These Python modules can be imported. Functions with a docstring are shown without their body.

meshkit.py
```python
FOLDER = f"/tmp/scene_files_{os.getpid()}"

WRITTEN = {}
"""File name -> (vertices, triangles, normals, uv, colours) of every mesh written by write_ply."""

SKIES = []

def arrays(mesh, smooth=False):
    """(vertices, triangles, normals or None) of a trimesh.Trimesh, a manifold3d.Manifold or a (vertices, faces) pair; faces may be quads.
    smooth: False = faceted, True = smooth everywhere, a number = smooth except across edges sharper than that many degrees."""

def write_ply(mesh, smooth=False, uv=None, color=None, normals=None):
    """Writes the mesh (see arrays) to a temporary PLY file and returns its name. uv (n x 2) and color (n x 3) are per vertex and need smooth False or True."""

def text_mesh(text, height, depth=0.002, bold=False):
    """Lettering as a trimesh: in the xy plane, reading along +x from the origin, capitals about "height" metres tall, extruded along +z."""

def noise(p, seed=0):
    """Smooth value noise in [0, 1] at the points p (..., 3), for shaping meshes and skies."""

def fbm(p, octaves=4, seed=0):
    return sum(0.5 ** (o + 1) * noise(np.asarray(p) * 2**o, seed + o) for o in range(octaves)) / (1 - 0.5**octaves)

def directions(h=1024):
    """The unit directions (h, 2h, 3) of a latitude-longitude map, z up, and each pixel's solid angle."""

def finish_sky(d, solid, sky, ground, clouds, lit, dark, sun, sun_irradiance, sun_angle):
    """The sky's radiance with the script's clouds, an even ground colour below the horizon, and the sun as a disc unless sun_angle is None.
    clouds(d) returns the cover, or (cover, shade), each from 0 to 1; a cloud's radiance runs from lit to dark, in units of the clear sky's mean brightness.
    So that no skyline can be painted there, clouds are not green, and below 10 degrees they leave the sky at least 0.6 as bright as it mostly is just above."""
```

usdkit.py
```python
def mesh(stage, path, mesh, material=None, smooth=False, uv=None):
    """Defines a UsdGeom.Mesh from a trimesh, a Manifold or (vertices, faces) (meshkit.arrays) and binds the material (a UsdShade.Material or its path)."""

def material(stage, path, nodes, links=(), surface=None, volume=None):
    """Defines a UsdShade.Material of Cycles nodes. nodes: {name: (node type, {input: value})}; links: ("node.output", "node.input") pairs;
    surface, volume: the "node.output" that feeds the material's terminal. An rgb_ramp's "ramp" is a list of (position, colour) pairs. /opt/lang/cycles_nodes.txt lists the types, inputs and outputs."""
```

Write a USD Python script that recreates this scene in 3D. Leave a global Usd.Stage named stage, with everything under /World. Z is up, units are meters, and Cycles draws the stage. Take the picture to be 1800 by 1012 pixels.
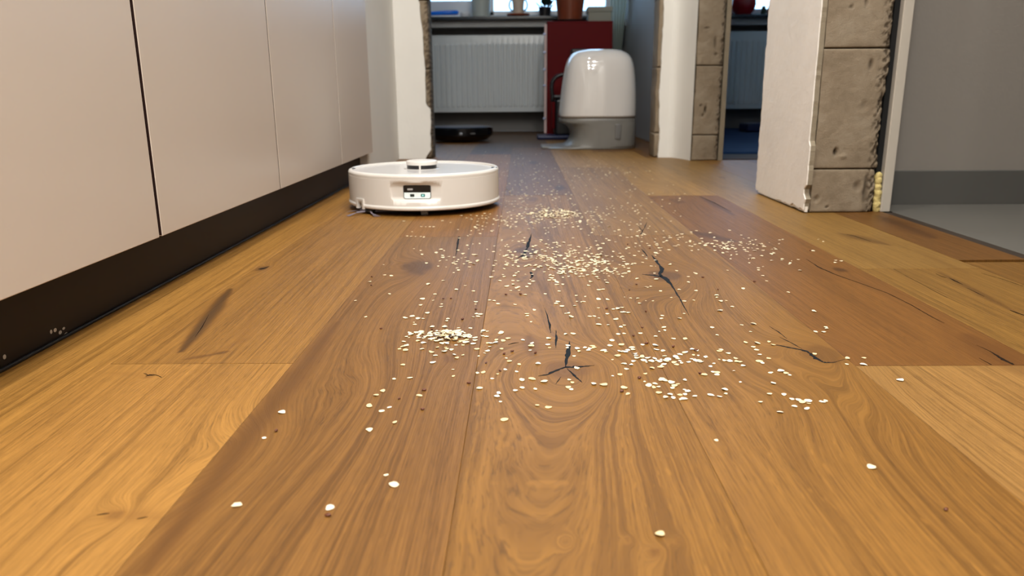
import math, random
import numpy as np, trimesh, manifold3d as mf
from shapely.geometry import Polygon, box as sbox, LineString
from shapely.ops import unary_union
import usdkit, meshkit
from pxr import Usd, UsdGeom, UsdLux, UsdShade, Gf, Sdf, Vt

stage = Usd.Stage.CreateInMemory()
UsdGeom.SetStageUpAxis(stage, UsdGeom.Tokens.z)
UsdGeom.SetStageMetersPerUnit(stage, 1.0)
UsdGeom.Xform.Define(stage, '/World'); UsdGeom.Scope.Define(stage, '/World/Looks')

# ------------------------------------------------------------------ camera
F_PX, H = 1321.8, .25
PITCH, YAW, ROLL = np.radians([14.537, -.776, -.41])
_f = np.array([math.sin(YAW)*math.cos(PITCH), math.cos(YAW)*math.cos(PITCH), -math.sin(PITCH)])
_r0 = np.array([math.cos(YAW), -math.sin(YAW), 0]); _u0 = np.cross(_r0, _f)
_r = _r0*math.cos(ROLL)+_u0*math.sin(ROLL); _u = -_r0*math.sin(ROLL)+_u0*math.cos(ROLL)
cam = UsdGeom.Camera.Define(stage, '/World/camera')
cam.CreateHorizontalApertureAttr(36.0); cam.CreateVerticalApertureAttr(36.0*1012/1800)
cam.CreateFocalLengthAttr(36.0*F_PX/1800)
cam.CreateClippingRangeAttr(Gf.Vec2f(.02, 200))
cam.CreateFStopAttr(8.5); cam.CreateFocusDistanceAttr(.82)
EXPOSURE = 0.0
cam.CreateExposureAttr(EXPOSURE)
M4 = np.eye(4); M4[0, :3], M4[1, :3], M4[2, :3], M4[3, :3] = _r, _u, -_f, (0, 0, H)
cam.AddTransformOp().Set(Gf.Matrix4d(*M4.ravel().tolist()))
def ray(x, y): return (x-900)/F_PX*_r-(y-506)/F_PX*_u+_f
def at_z(x, y, z=0.): d = ray(x, y); return np.array([0, 0, H])+d*((z-H)/d[2])
def at_y(x, y, Y): d = ray(x, y); return np.array([0, 0, H])+d*(Y/d[1])
def pix(P): v = np.array(P, float)-[0, 0, H]; return 900+F_PX*(v@_r)/(v@_f), 506-F_PX*(v@_u)/(v@_f)

# ------------------------------------------------------------------ sky and lamps
dome = UsdLux.DomeLight.Define(stage, '/World/sky')
dome.CreateColorAttr(Gf.Vec3f(.42, .69, 1.0)); dome.CreateIntensityAttr(1.2)
CEIL = 2.5
LAMP_COL = (1.0, .985, .955)
LAMPS = [(-.15, -1.3, 14), (.45, -1.3, 14), (-.15, -.2, 13), (.45, -.2, 13), (-.15, .95, 10), (.45, .95, 10), (.1, 2.15, 7)]
LAMP_R = .07
for i, (x, y, p) in enumerate(LAMPS):
    L = UsdLux.DiskLight.Define(stage, f'/World/lamp_light_{i+1:03d}')
    L.CreateRadiusAttr(LAMP_R); L.CreateColorAttr(Gf.Vec3f(*LAMP_COL)); L.CreateIntensityAttr(p*34.0)
    L.AddTranslateOp().Set(Gf.Vec3d(x, y, CEIL-.035))
L = UsdLux.DiskLight.Define(stage, '/World/lamp_light_020')  # unseen lamp added to brighten the tiled room
L.CreateRadiusAttr(.12); L.CreateColorAttr(Gf.Vec3f(1, .93, .85)); L.CreateIntensityAttr(8.0)
L.AddTranslateOp().Set(Gf.Vec3d(1.7, .4, CEIL-.035))

# ------------------------------------------------------------------ helpers
used = {}
def numbered(name, parent='/World'):
    k = (str(parent), name); n = used.get(k, 0); used[k] = n+1
    return f'{parent}/{name}' + (f'_{n:03d}' if n else '')
def setd(p, label=None, cat=None, group=None, kind=None):
    for k, v in (('label', label), ('category', cat), ('group', group), ('kind', kind)):
        if v: p.SetCustomDataByKey(k, v)
    return p
def obj(name, mesh, m, parent=None, smooth=30, label=None, cat=None, group=None, kind=None, prim=None, vec=None):
    """one Mesh; prim: {primvar name: per-vertex floats}, vec: {name: per-vertex 3-vectors}"""
    path = numbered(name, parent.GetPath() if parent else '/World')
    me = usdkit.mesh(stage, path, mesh, LOOK.get(m, m) if isinstance(m, str) else m, smooth=smooth)
    api = UsdGeom.PrimvarsAPI(me)
    for k, v in (vec or {}).items():
        api.CreatePrimvar(k, Sdf.ValueTypeNames.Float3Array, 'vertex').Set(Vt.Vec3fArray.FromNumpy(np.asarray(v, np.float32)))
    return setd(me.GetPrim(), label, cat, group, kind)
def thing(name, label, cat, loc=(0, 0, 0), group=None, kind=None):
    x = UsdGeom.Xform.Define(stage, numbered(name))
    if any(loc): x.AddTranslateOp().Set(Gf.Vec3d(*map(float, loc)))
    return setd(x.GetPrim(), label, cat, group, kind)
cat_ = trimesh.util.concatenate
def bx(x0, x1, y0, y1, z0, z1):
    m = trimesh.creation.box([x1-x0, y1-y0, z1-z0]); m.apply_translation([(x0+x1)/2, (y0+y1)/2, (z0+z1)/2]); return m
def tm(man):
    a = man.to_mesh(); return trimesh.Trimesh(a.vert_properties[:, :3], a.tri_verts, process=False)
def mman(t): return mf.Manifold(mf.Mesh(np.asarray(t.vertices, np.float32), np.asarray(t.faces, np.uint32)))
def rbx(x0, x1, y0, y1, z0, z1, r=.003, seg=12):
    """box with rounded edges: hull of spheres"""
    r = min(r, (x1-x0)/2*.99, (y1-y0)/2*.99, (z1-z0)/2*.99)
    s = mf.Manifold.sphere(r, seg)
    return tm(mf.Manifold.batch_hull([s.translate([x, y, z]) for x in (x0+r, x1-r) for y in (y0+r, y1-r) for z in (z0+r, z1-r)]))
def lathe(prof, seg=64, c=(0, 0, 0)):
    p = np.array(prof, float)
    a = np.linspace(0, 2*np.pi, seg, endpoint=False)
    v = np.array([[r*math.cos(t), r*math.sin(t), z] for t in a for r, z in p]); n = len(p); f = []
    for i in range(seg):
        j = (i+1) % seg
        for k in range(n-1):
            a0, b0, c0, d0 = i*n+k, j*n+k, j*n+k+1, i*n+k+1
            if p[k][0] > 1e-9: f.append([a0, b0, c0])
            if p[k+1][0] > 1e-9: f.append([a0, c0, d0])
    t = trimesh.Trimesh(v, f, process=True); t.apply_translation(c); return t
def cyl(r, z0, z1, c=(0, 0), seg=48, b=0.001):
    return lathe([(0, z0), (r-b, z0), (r, z0+b), (r, z1-b), (r-b, z1), (0, z1)], seg, (c[0], c[1], 0))
def tube(pts, r, seg=10):
    pts = np.array(pts, float)
    man = [mf.Manifold.batch_hull([mf.Manifold.sphere(r, seg).translate(p.tolist()), mf.Manifold.sphere(r, seg).translate(q.tolist())]) for p, q in zip(pts[:-1], pts[1:])]
    return tm(mf.Manifold.batch_boolean(man, mf.OpType.Add))
def spline(pts, n=24):
    from scipy.interpolate import CubicSpline
    pts = np.array(pts, float); t = np.r_[0, np.cumsum(np.linalg.norm(np.diff(pts, axis=0), axis=1))]
    return CubicSpline(t, pts)(np.linspace(0, t[-1], n))
def extr(poly, h, z=0.):
    ps = getattr(poly, 'geoms', [poly]); m = cat_([trimesh.creation.extrude_polygon(p, h, engine='earcut') for p in ps if p.area > 1e-12])
    m.apply_translation([0, 0, z]); return m
def upright(m, y):
    """a flat mesh in xy (extruded +z) stood up to face -y: x stays, y -> z, front at y"""
    v = np.array(m.vertices); m = m.copy(); m.vertices = np.c_[v[:, 0], y-v[:, 2], v[:, 1]]
    return m
def rrect(cx, cy, w, h, r): return sbox(cx-w/2+r, cy-h/2+r, cx+w/2-r, cy+h/2-r).buffer(r, quad_segs=6)
def lin(c): c = np.array(c, float)/255; return tuple(np.where(c < .04045, c/12.92, ((c+.055)/1.055)**2.4))

# ------------------------------------------------------------------ materials
LOOK = {}
def mat(name, nodes, links=(), surface='p.BSDF'):
    LOOK[name] = usdkit.material(stage, '/World/Looks/'+name, nodes, links, surface=surface); return LOOK[name]
def plain(name, rgb, rough=.5, metal=0., spec=.5, bump=0, bscale=200, coat=0., var=.0, vscale=6., emit=0, **kw):
    c = np.array(lin(rgb))
    N = {'p': ('principled_bsdf', dict(base_color=tuple(c), roughness=rough, metallic=metal, specular_ior_level=spec, coat_weight=coat, **kw))}
    Lk = []
    if emit: N['p'][1].update(emission_color=tuple(c), emission_strength=emit)
    if var:
        N['t'] = ('texture_coordinate', {}); N['n'] = ('noise_texture', dict(scale=vscale, detail=5., roughness=.6))
        N['r'] = ('rgb_ramp', dict(ramp=[(.3, tuple(c*(1-var))), (.7, tuple(np.minimum(c*(1+var), .95)))]))
        Lk += [('t.object', 'n.vector'), ('n.fac', 'r.fac'), ('r.color', 'p.base_color')]
    if bump:
        N['t2'] = ('texture_coordinate', {}); N['bn'] = ('noise_texture', dict(scale=bscale, detail=4., roughness=.6))
        N['b'] = ('bump', dict(strength=1., distance=bump))
        Lk += [('t2.object', 'bn.vector'), ('bn.fac', 'b.height'), ('b.normal', 'p.normal')]
    return mat(name, N, Lk)

plain('wall_paint', (226, 223, 216), .75, bump=.0006, bscale=90, var=.02)
plain('plaster_old', (236, 229, 220), .8, bump=.0012, bscale=45, var=.04, vscale=9)
plain('wall_grey', (128, 121, 113), .7, bump=.0005, bscale=120)
plain('back_wall_paint', (168, 168, 166), .7, bump=.0005, bscale=90)
plain('ceiling_paint', (236, 234, 228), .8)
plain('laminate', (200, 187, 174), .32, spec=.45, bump=.00003, bscale=900, var=.015, vscale=2.5)
plain('carcass', (150, 140, 128), .6)
plain('worktop_dark', (60, 52, 46), .4, var=.15, vscale=40)
plain('plinth', (23, 14, 8), .5, spec=.3, var=.12, vscale=14)
plain('seal_black', (14, 14, 16), .5)
plain('gap_brown', (40, 16, 10), .6)
plain('white_plastic', (226, 221, 214), .28, spec=.5)
plain('white_gloss', (210, 205, 200), .07, spec=.55, coat=.4)
plain('robot_lid', (218, 216, 215), .16, spec=.35)
plain('grey_plastic', (118, 115, 109), .38)
plain('grey_plastic_dark', (104, 102, 99), .5)
plain('dark_plastic', (22, 22, 24), .35)
plain('screen_black', (20, 20, 21), .12)
plain('screen_white', (226, 236, 234), .25, emit=.35)
plain('screen_icon', (52, 60, 58), .3)
plain('screen_teal', (40, 112, 112), .3, emit=.2)
plain('screen_dot', (170, 235, 230), .3, emit=.5)
plain('screen_mark', (165, 162, 158), .3, emit=.2)
plain('print_grey', (168, 158, 146), .6)
plain('rubber', (30, 29, 28), .7)
plain('bristle', (120, 112, 122), .7)
plain('black_gloss', (9, 10, 13), .16, spec=.5)
plain('black_top', (34, 50, 84), .2, spec=.5)
plain('sensor', (150, 155, 160), .2, metal=.6)
plain('red_lacquer', (88, 2, 6), .55, spec=.12, var=.05)
plain('pale_strip', (196, 170, 166), .5)
plain('clip_metal', (150, 160, 190), .35, metal=.4)
plain('radiator_white', (206, 210, 210), .22, spec=.6)
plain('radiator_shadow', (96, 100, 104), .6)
plain('sill_stone', (44, 50, 56), .22, var=.25, vscale=60)
plain('window_white', (225, 230, 236), .35)
plain('terracotta', (150, 74, 44), .6, var=.08, vscale=20)
plain('terracotta_glazed', (112, 50, 24), .35, var=.1, vscale=15)
plain('saucer_black', (16, 13, 14), .45)
plain('pot_grey', (176, 182, 176), .4)
plain('pot_cream', (206, 188, 168), .45, var=.06, vscale=30)
plain('blue_plastic', (10, 120, 240), .3)
plain('paper_white', (228, 232, 238), .7)
plain('box_felt', (142, 142, 130), .85, bump=.0006, bscale=300)
plain('red_glaze', (150, 14, 24), .15, coat=.4)
plain('leaf_dark', (24, 48, 34), .5, var=.3, vscale=40)
plain('soil', (40, 28, 20), .9)
plain('carpet_blue', (22, 56, 98), .95, bump=.002, bscale=700, var=.1, vscale=40)
plain('threshold_stone', (70, 62, 62), .85, spec=.2)
plain('dark_blue_plastic', (14, 28, 70), .4)
plain('floor_tile', (94, 91, 85), .45, var=.05, vscale=3.)
plain('skirting_tile', (82, 80, 76), .45, var=.05, vscale=5.)
plain('grout', (150, 147, 140), .8)
plain('frame_paint', (176, 168, 156), .5)
plain('metal_strip', (46, 35, 25), .6)
plain('raw_plaster', (140, 128, 108), .9, bump=.0012, bscale=120, var=.06, vscale=30)
plain('niche_shade', (120, 117, 114), .8)  # shade under sill and radiator put into a darker wall colour
plain('foam', (204, 184, 120), .9, bump=.003, bscale=160, var=.15, vscale=80)
plain('crack_filler', (17, 21, 25), .7, spec=.15, var=.2, vscale=120)
plain('crack_dark', (26, 16, 8), .8, spec=.15)
plain('oat', (232, 217, 182), .75, var=.07, vscale=160)
plain('oat_pale', (228, 219, 198), .75, var=.05, vscale=160)
plain('oat_tan', (226, 202, 154), .75, var=.08, vscale=160)
plain('seed_brown', (92, 46, 22), .5, var=.2, vscale=300)
plain('underlay', (40, 28, 18), .9)
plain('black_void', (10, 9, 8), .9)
plain('floor_reflection', (150, 110, 50), .4, metal=.5)  # wood floor mirrored in the robot notch, put in as base colour
plain('lamp_body', (225, 225, 225), .4)
mat('pane', {'t': ('transparent_bsdf', dict(color=(.96, .98, 1.))), 'g': ('glossy_bsdf', dict(color=(1, 1, 1), roughness=0.)), 'f': ('fresnel', dict(IOR=1.45)), 'm': ('mix_closure', {})},
    [('f.fac', 'm.fac'), ('t.BSDF', 'm.closure1'), ('g.BSDF', 'm.closure2')], 'm.closure')
mat('curtain', {'d': ('diffuse_bsdf', dict(color=(.62, .66, .60))), 't': ('translucent_bsdf', dict(color=(.7, .78, .74))), 'm': ('mix_closure', dict(fac=.5))},
    [('d.BSDF', 'm.closure1'), ('t.BSDF', 'm.closure2')], 'm.closure')
# aerated concrete: grainy beige grey, with dirt where the mesh says so (primvar "wear".x = dirt)
mat('block', {
    'g': ('geometry', {}), 'a': ('attribute', dict(attribute='wear')), 's': ('separate_xyz', {}),
    'n1': ('noise_texture', dict(scale=14., detail=6., roughness=.65)), 'n2': ('noise_texture', dict(scale=330., detail=4., roughness=.75)),
    'r1': ('rgb_ramp', dict(ramp=[(.28, lin((126, 111, 92))), (.5, lin((142, 127, 107))), (.75, lin((155, 142, 123)))])),
    'mx': ('mix', dict(mix_type='mix', color2=lin((58, 46, 34)))),
    'h': ('math', dict(math_type='multiply', value2=.5)), 'b': ('bump', dict(strength=1., distance=.0030)),
    'p': ('principled_bsdf', dict(roughness=.92, specular_ior_level=.15))},
    [('g.position', 'n1.vector'), ('g.position', 'n2.vector'), ('n1.fac', 'r1.fac'), ('r1.color', 'mx.color1'), ('a.vector', 's.vector'), ('s.x', 'mx.fac'),
     ('n2.fac', 'h.value1'), ('h.value', 'b.height'), ('b.normal', 'p.normal'), ('mx.color', 'p.base_color')])

def wood(name, rgb, dark=.62, ring=1., pore=1., seed=0., warm=0.):
    """oak: the mesh brings primvar grain = (across-grain length v, along-grain length u, stain 0..1)"""
    c = np.array(lin(rgb))*WOOD_GAIN; d = c*dark*np.array([1.0, .94, .84]); l = np.minimum(c*1.16, .9)
    N = {
     'a': ('attribute', dict(attribute='grain')), 's': ('separate_xyz', {}),
     'm1': ('mapping', dict(scale=(120., 1.3, 0.), location=(seed*7.3, seed*3.1, seed))), 'n1': ('noise_texture', dict(scale=1., detail=4., roughness=.66)),     # soft bands
     'm2': ('mapping', dict(scale=(760., 9., 0.), location=(seed*1.7, seed*2.1, seed))), 'n2': ('noise_texture', dict(scale=1., detail=3., roughness=.65)),       # fibres
     'm3': ('mapping', dict(scale=(2100., 55., 0.), location=(seed*5.7, seed*9.1, seed))), 'n3': ('noise_texture', dict(scale=1., detail=2., roughness=.55)),     # pores: thin dark dashes
     'm4': ('mapping', dict(scale=(16., 2.0, 0.), location=(seed*2.7, seed*4.1, seed))), 'n4': ('noise_texture', dict(scale=1., detail=3., roughness=.55)),      # drifts of tone
     'm5': ('mapping', dict(scale=(230., 1.2, 0.), location=(seed*3.3, seed*6.1, seed))), 'n5': ('noise_texture', dict(scale=1., detail=1.5, roughness=.5)),      # ring lines
     'r1': ('map_range', dict(from_min=.34, from_max=.68, to_min=0., to_max=1., clamp=True)),
     'r2': ('map_range', dict(from_min=.34, from_max=.68, to_min=0., to_max=1., clamp=True)),
     'r3': ('map_range', dict(from_min=.52, from_max=.72, to_min=0., to_max=1., clamp=True)),
     'r4': ('map_range', dict(from_min=.32, from_max=.70, to_min=0., to_max=1., clamp=True)),
     'r5': ('map_range', dict(from_min=.54, from_max=.66, to_min=0., to_max=1., clamp=True)),
     'k1': ('math', dict(math_type='multiply', value2=.26*ring)), 'k2': ('math', dict(math_type='multiply_add', value2=.58)), 'k4': ('math', dict(math_type='multiply_add', value2=.22)),
     'k5': ('math', dict(math_type='multiply_add', value2=.30*ring)),
     'mx': ('mix', dict(mix_type='mix', color1=tuple(l), color2=tuple(d), use_clamp=True)),
     'pr': ('math', dict(math_type='multiply_add', value2=.6, value3=.4)), 'pq': ('math', dict(math_type='multiply')), 'pk': ('math', dict(math_type='multiply', value2=.95*pore)),
     'mp': ('mix', dict(mix_type='mix', color2=tuple(d*.60))),
     'sr': ('rgb_ramp', dict(ramp=[(0., tuple(c*.95)), (.3, tuple(c*np.array([.60, .54, .50]))), (.6, tuple(c*np.array([.30, .28, .30]))), (1., (.016, .013, .012))])),
     'sm': ('math', dict(math_type='multiply', value2=2.2, use_clamp=True)), 's9': ('math', dict(math_type='minimum', value2=.93)), 'ms': ('mix', dict(mix_type='mix')),
     'm6': ('mapping', dict(scale=(420., 55., 0.), location=(seed*8.3, seed*1.1, seed))), 'n6': ('noise_texture', dict(scale=1., detail=1., roughness=.5)), 'r6': ('map_range', dict(from_min=.64, from_max=.74, to_min=0., to_max=.2, clamp=True)),
     'm7': ('mapping', dict(scale=(22., 7., 0.), location=(seed*1.9, seed*6.7, seed))), 'n7': ('noise_texture', dict(scale=1., detail=2., roughness=.5)), 'r7': ('map_range', dict(from_min=.50, from_max=.60, to_min=0., to_max=1., clamp=True)),
     'f1': ('math', dict(math_type='multiply')), 'mf': ('mix', dict(mix_type='mix', color2=tuple(np.minimum(c*1.75, .9)))),
     'bh': ('math', dict(math_type='multiply_add', value2=-1.)), 'b2': ('math', dict(math_type='multiply', value2=.5)), 'b': ('bump', dict(strength=.5, distance=.00012)),
     'ro': ('map_range', dict(from_min=0., from_max=1., to_min=.40, to_max=.54)),
     'p': ('principled_bsdf', dict(specular_ior_level=.28))}
    Lk = [('a.vector', 's.vector')] + [(f'a.vector', f'm{i}.vector') for i in (1, 2, 3, 4, 5)] + [(f'm{i}.vector', f'n{i}.vector') for i in (1, 2, 3, 4, 5)] + [(f'n{i}.fac', f'r{i}.value') for i in (1, 2, 3, 4, 5)]
    Lk += [('r1.result', 'k1.value1'), ('r2.result', 'k2.value1'), ('k1.value', 'k2.value3'), ('r4.result', 'k4.value1'), ('k2.value', 'k4.value3'), ('r5.result', 'k5.value1'), ('k4.value', 'k5.value3'), ('k5.value', 'mx.fac'),
           ('r1.result', 'pr.value1'), ('pr.value', 'pq.value1'), ('r3.result', 'pq.value2'), ('pq.value', 'pk.value1'), ('pk.value', 'mp.fac'), ('mx.color', 'mp.color1'),
           ('s.z', 'sr.fac'), ('s.z', 'sm.value1'), ('a.vector', 'm6.vector'), ('m6.vector', 'n6.vector'), ('n6.fac', 'r6.value'), ('a.vector', 'm7.vector'), ('m7.vector', 'n7.vector'), ('n7.fac', 'r7.value'), ('r6.result', 'f1.value1'), ('r7.result', 'f1.value2'), ('f1.value', 'mf.fac'), ('mp.color', 'mf.color1'),
           ('sm.value', 's9.value1'), ('s9.value', 'ms.fac'), ('mf.color', 'ms.color1'), ('sr.color', 'ms.color2'), ('ms.color', 'p.base_color'),
           ('n2.fac', 'b2.value1'), ('r3.result', 'bh.value1'), ('b2.value', 'bh.value3'), ('bh.value', 'b.height'), ('b.normal', 'p.normal'), ('n2.fac', 'ro.value'), ('ro.result', 'p.roughness')]
    return mat(name, N, Lk)
WOOD_GAIN = np.array([.415, .425, .315])

# ------------------------------------------------------------------ room shell
def struct(name, mesh, m, parent=None, smooth=False, **kw):
    return obj(name, mesh, m, parent, smooth, kind=None if parent else 'structure', **kw)
KICK_X, DOOR_X = -.49, -.449
BACK_Y = 5.18
struct('ceiling', bx(-1.9, 3.2, -2.6, 5.3, CEIL, CEIL+.1), 'ceiling_paint')
struct('wall_back', bx(-1.2, .90, -2.6, -2.5, 0, CEIL), 'wall_paint')
struct('floor_slab', bx(-2, 3.3, -2.7, 5.5, -.2, -.06), 'underlay')
struct('wall_left', bx(-1.2, -1.1, -2.5, 2.36, 0, CEIL), 'wall_paint')
struct('wall_left_corner', bx(-1.2, -.482, 2.36, 2.9995, 0, CEIL), 'wall_paint')
struct('wall_left_far', bx(-1.9, -1.8, 3.0, BACK_Y+.22, 0, CEIL), 'back_wall_paint')
wr = thing('wall_right', None, None, kind='structure')
obj('wall_section', bx(.775, .90, -2.5, .35, 0, CEIL), 'wall_paint', wr, False)
obj('wall_section', bx(.605, .90, .35, 1.905, 2.1, CEIL), 'wall_paint', wr, False)
obj('wall_section', bx(1.7, 1.8, 1.85, 2.86, 0, CEIL), 'wall_paint', wr, False)
tr = thing('wall_tile_room', None, None, kind='structure')
obj('wall_section', bx(.79, 2.6, 1.72, 1.85, 0, CEIL), 'wall_grey', tr, False)
obj('wall_section', bx(2.6, 2.7, -2.5, 1.85, 0, CEIL), 'wall_grey', tr, False)
obj('wall_section', bx(.90, 2.7, -2.6, -2.5, 0, CEIL), 'wall_grey', tr, False)
struct('baseboard_tile_room', rbx(.783, 2.6, 1.708, 1.7195, -.0085, .0745, .0015, 6), 'skirting_tile')

rng = np.random.default_rng(5)
def fb(p, o=4, s=0): return meshkit.fbm(np.asarray(p, float), o, s)

def rough_block(x0, x1, y0, y1, z0, z1, amp=.002, erode=(0., .0), pits=(), step=.0035, seed=1, band=.22):
    """one wall block: its front (facing -y) is a fine relief with worn edges; erode = (left, right) raggedness; returns mesh and dirt per vertex"""
    nx, nz = max(6, int((x1-x0)/step)), max(8, int((z1-z0)/step))
    U, W = np.meshgrid(np.linspace(0, 1, nx+1), np.linspace(0, 1, nz+1))
    X = x0+(x1-x0)*U; Z = z0+(z1-z0)*W
    P3 = np.stack([X*60, np.full_like(X, seed*3.7), Z*60], -1)
    rel = amp*(fb(P3*1.3, 5, seed)-.5)*2
    eR = erode[1]*fb(np.stack([Z*22, Z*0+seed, Z*0], -1), 4, seed+3); eL = erode[0]*fb(np.stack([Z*20, Z*0+seed+9, Z*0], -1), 4, seed+5)
    X = X-eR*U**6+eL*(1-U)**6
    dirt = np.zeros_like(X)
    edge = np.clip((U-(1-band))/band, 0, 1)
    if erode[1]:
        q = fb(np.stack([X*230, Z*0+seed, Z*120], -1), 4, seed+11)
        pit = np.clip((q-.57+.13*edge)*9, 0, 1)*np.clip(edge*1.6, 0, 1)
        rel = rel+pit*.0028; dirt = np.maximum(dirt, pit*.8)
        rel = rel+edge**3*.006
    for (px, pz, rx, rz, dp, dk) in pits:
        g = np.exp(-(((X-px)/rx)**2+((Z-pz)/rz)**2)**1.5); rel = rel+dp*g; dirt = np.maximum(dirt, dk*g)
    bev = np.minimum(np.minimum(W, 1-W)*(z1-z0), .004)/.004
    rel = rel+(1-bev)*.0012
    Y = y0+rel
    fr = np.stack([X, Y, Z], -1).reshape(-1, 3)
    idx = np.arange((nx+1)*(nz+1)).reshape(nz+1, nx+1)
    a, b, c, d = idx[:-1, :-1].ravel(), idx[:-1, 1:].ravel(), idx[1:, 1:].ravel(), idx[1:, :-1].ravel()
    f = [np.c_[a, b, c], np.c_[a, c, d]]
    loop = np.r_[idx[0, :-1], idx[:-1, -1], idx[-1, :0:-1], idx[:0:-1, 0]]
    n0 = len(fr); back = fr[loop].copy(); back[:, 1] = y1
    v = np.vstack([fr, back, [[(x0+x1)/2, y1, (z0+z1)/2]]]); k = np.arange(len(loop)); k2 = np.roll(k, -1)
    f += [np.c_[loop[k], n0+k, loop[k2]], np.c_[loop[k2], n0+k, n0+k2], np.c_[n0+k2, n0+k, np.full(len(k), len(v)-1)]]
    w = np.zeros((len(v), 3)); w[:n0, 0] = dirt.ravel()
    return trimesh.Trimesh(v, np.vstack(f), process=False), w
def block(parent, *a, **k):
    m, w = rough_block(*a, **k); return obj('block', m, 'block', parent, True, vec={'wear': w})

def ragged_sheet(edge_pts, y0, y1, fixed_x, z0=0., z1=CEIL, jit=.004, seed=3, dz=.012):
    """plaster sheet facing -y between fixed_x and a torn edge (list of (x,z)); thickness y0..y1"""
    r = np.random.default_rng(seed); zs = np.arange(z0, min(z1, 1.2), dz); e = np.array(edge_pts)
    xs = np.interp(zs, e[:, 1], e[:, 0])+jit*(fb(np.c_[zs*40, zs*0+seed, zs*0], 4, seed)-.5)*2
    pts = list(zip(xs, zs))+[(xs[-1], z1), (fixed_x, z1), (fixed_x, z0)]
    return upright(extr(Polygon(pts).buffer(0), y1-y0), y1)

# partition between kitchen and back room (left and right of the opening), block core with torn plaster
wp = thing('wall_partition', None, None, kind='structure')
PY = 3.0
obj('plaster', ragged_sheet([(-.379, 0), (-.370, .02), (-.356, .03), (-.355, .20), (-.369, .205), (-.372, .45), (-.384, .60), (-.39, 1.2)], PY, PY+.014, -.95, seed=4), 'wall_paint', wp, False)
zz = [0, .094, .341, .59, .84, 1.09, 1.34, 1.59, 1.84, 2.1]
for a, b in zip(zz[:-1], zz[1:]):
    block(wp, -.95, -.351, PY+.0145, PY+.12, a+.0008, b-.0008, amp=.0016, erode=(0, .002), step=.008, seed=int(a*100)+20, band=.06)
obj('plaster', ragged_sheet([(.535, 0), (.540, .05), (.534, .25), (.537, .5), (.533, 1.2)], PY, PY+.014, .66, seed=9), 'wall_paint', wp, False)
for a, b in zip(zz[:-1], zz[1:]):
    block(wp, .5175, .66, PY+.0145, PY+.12, a+.0008, b-.0008, amp=.0016, erode=(.006, 0), step=.006, seed=int(a*100)+50)
obj('lintel', bx(-1.8, 2.9, PY, PY+.12, 2.1, CEIL), 'wall_paint', wp, False)
obj('wall_section', bx(-1.8, -.95, PY, PY+.12, 0, 2.1), 'wall_paint', wp, False)
obj('wall_section', bx(1.72, 2.9, PY, PY+.12, 0, 2.1), 'wall_paint', wp, False)
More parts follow.
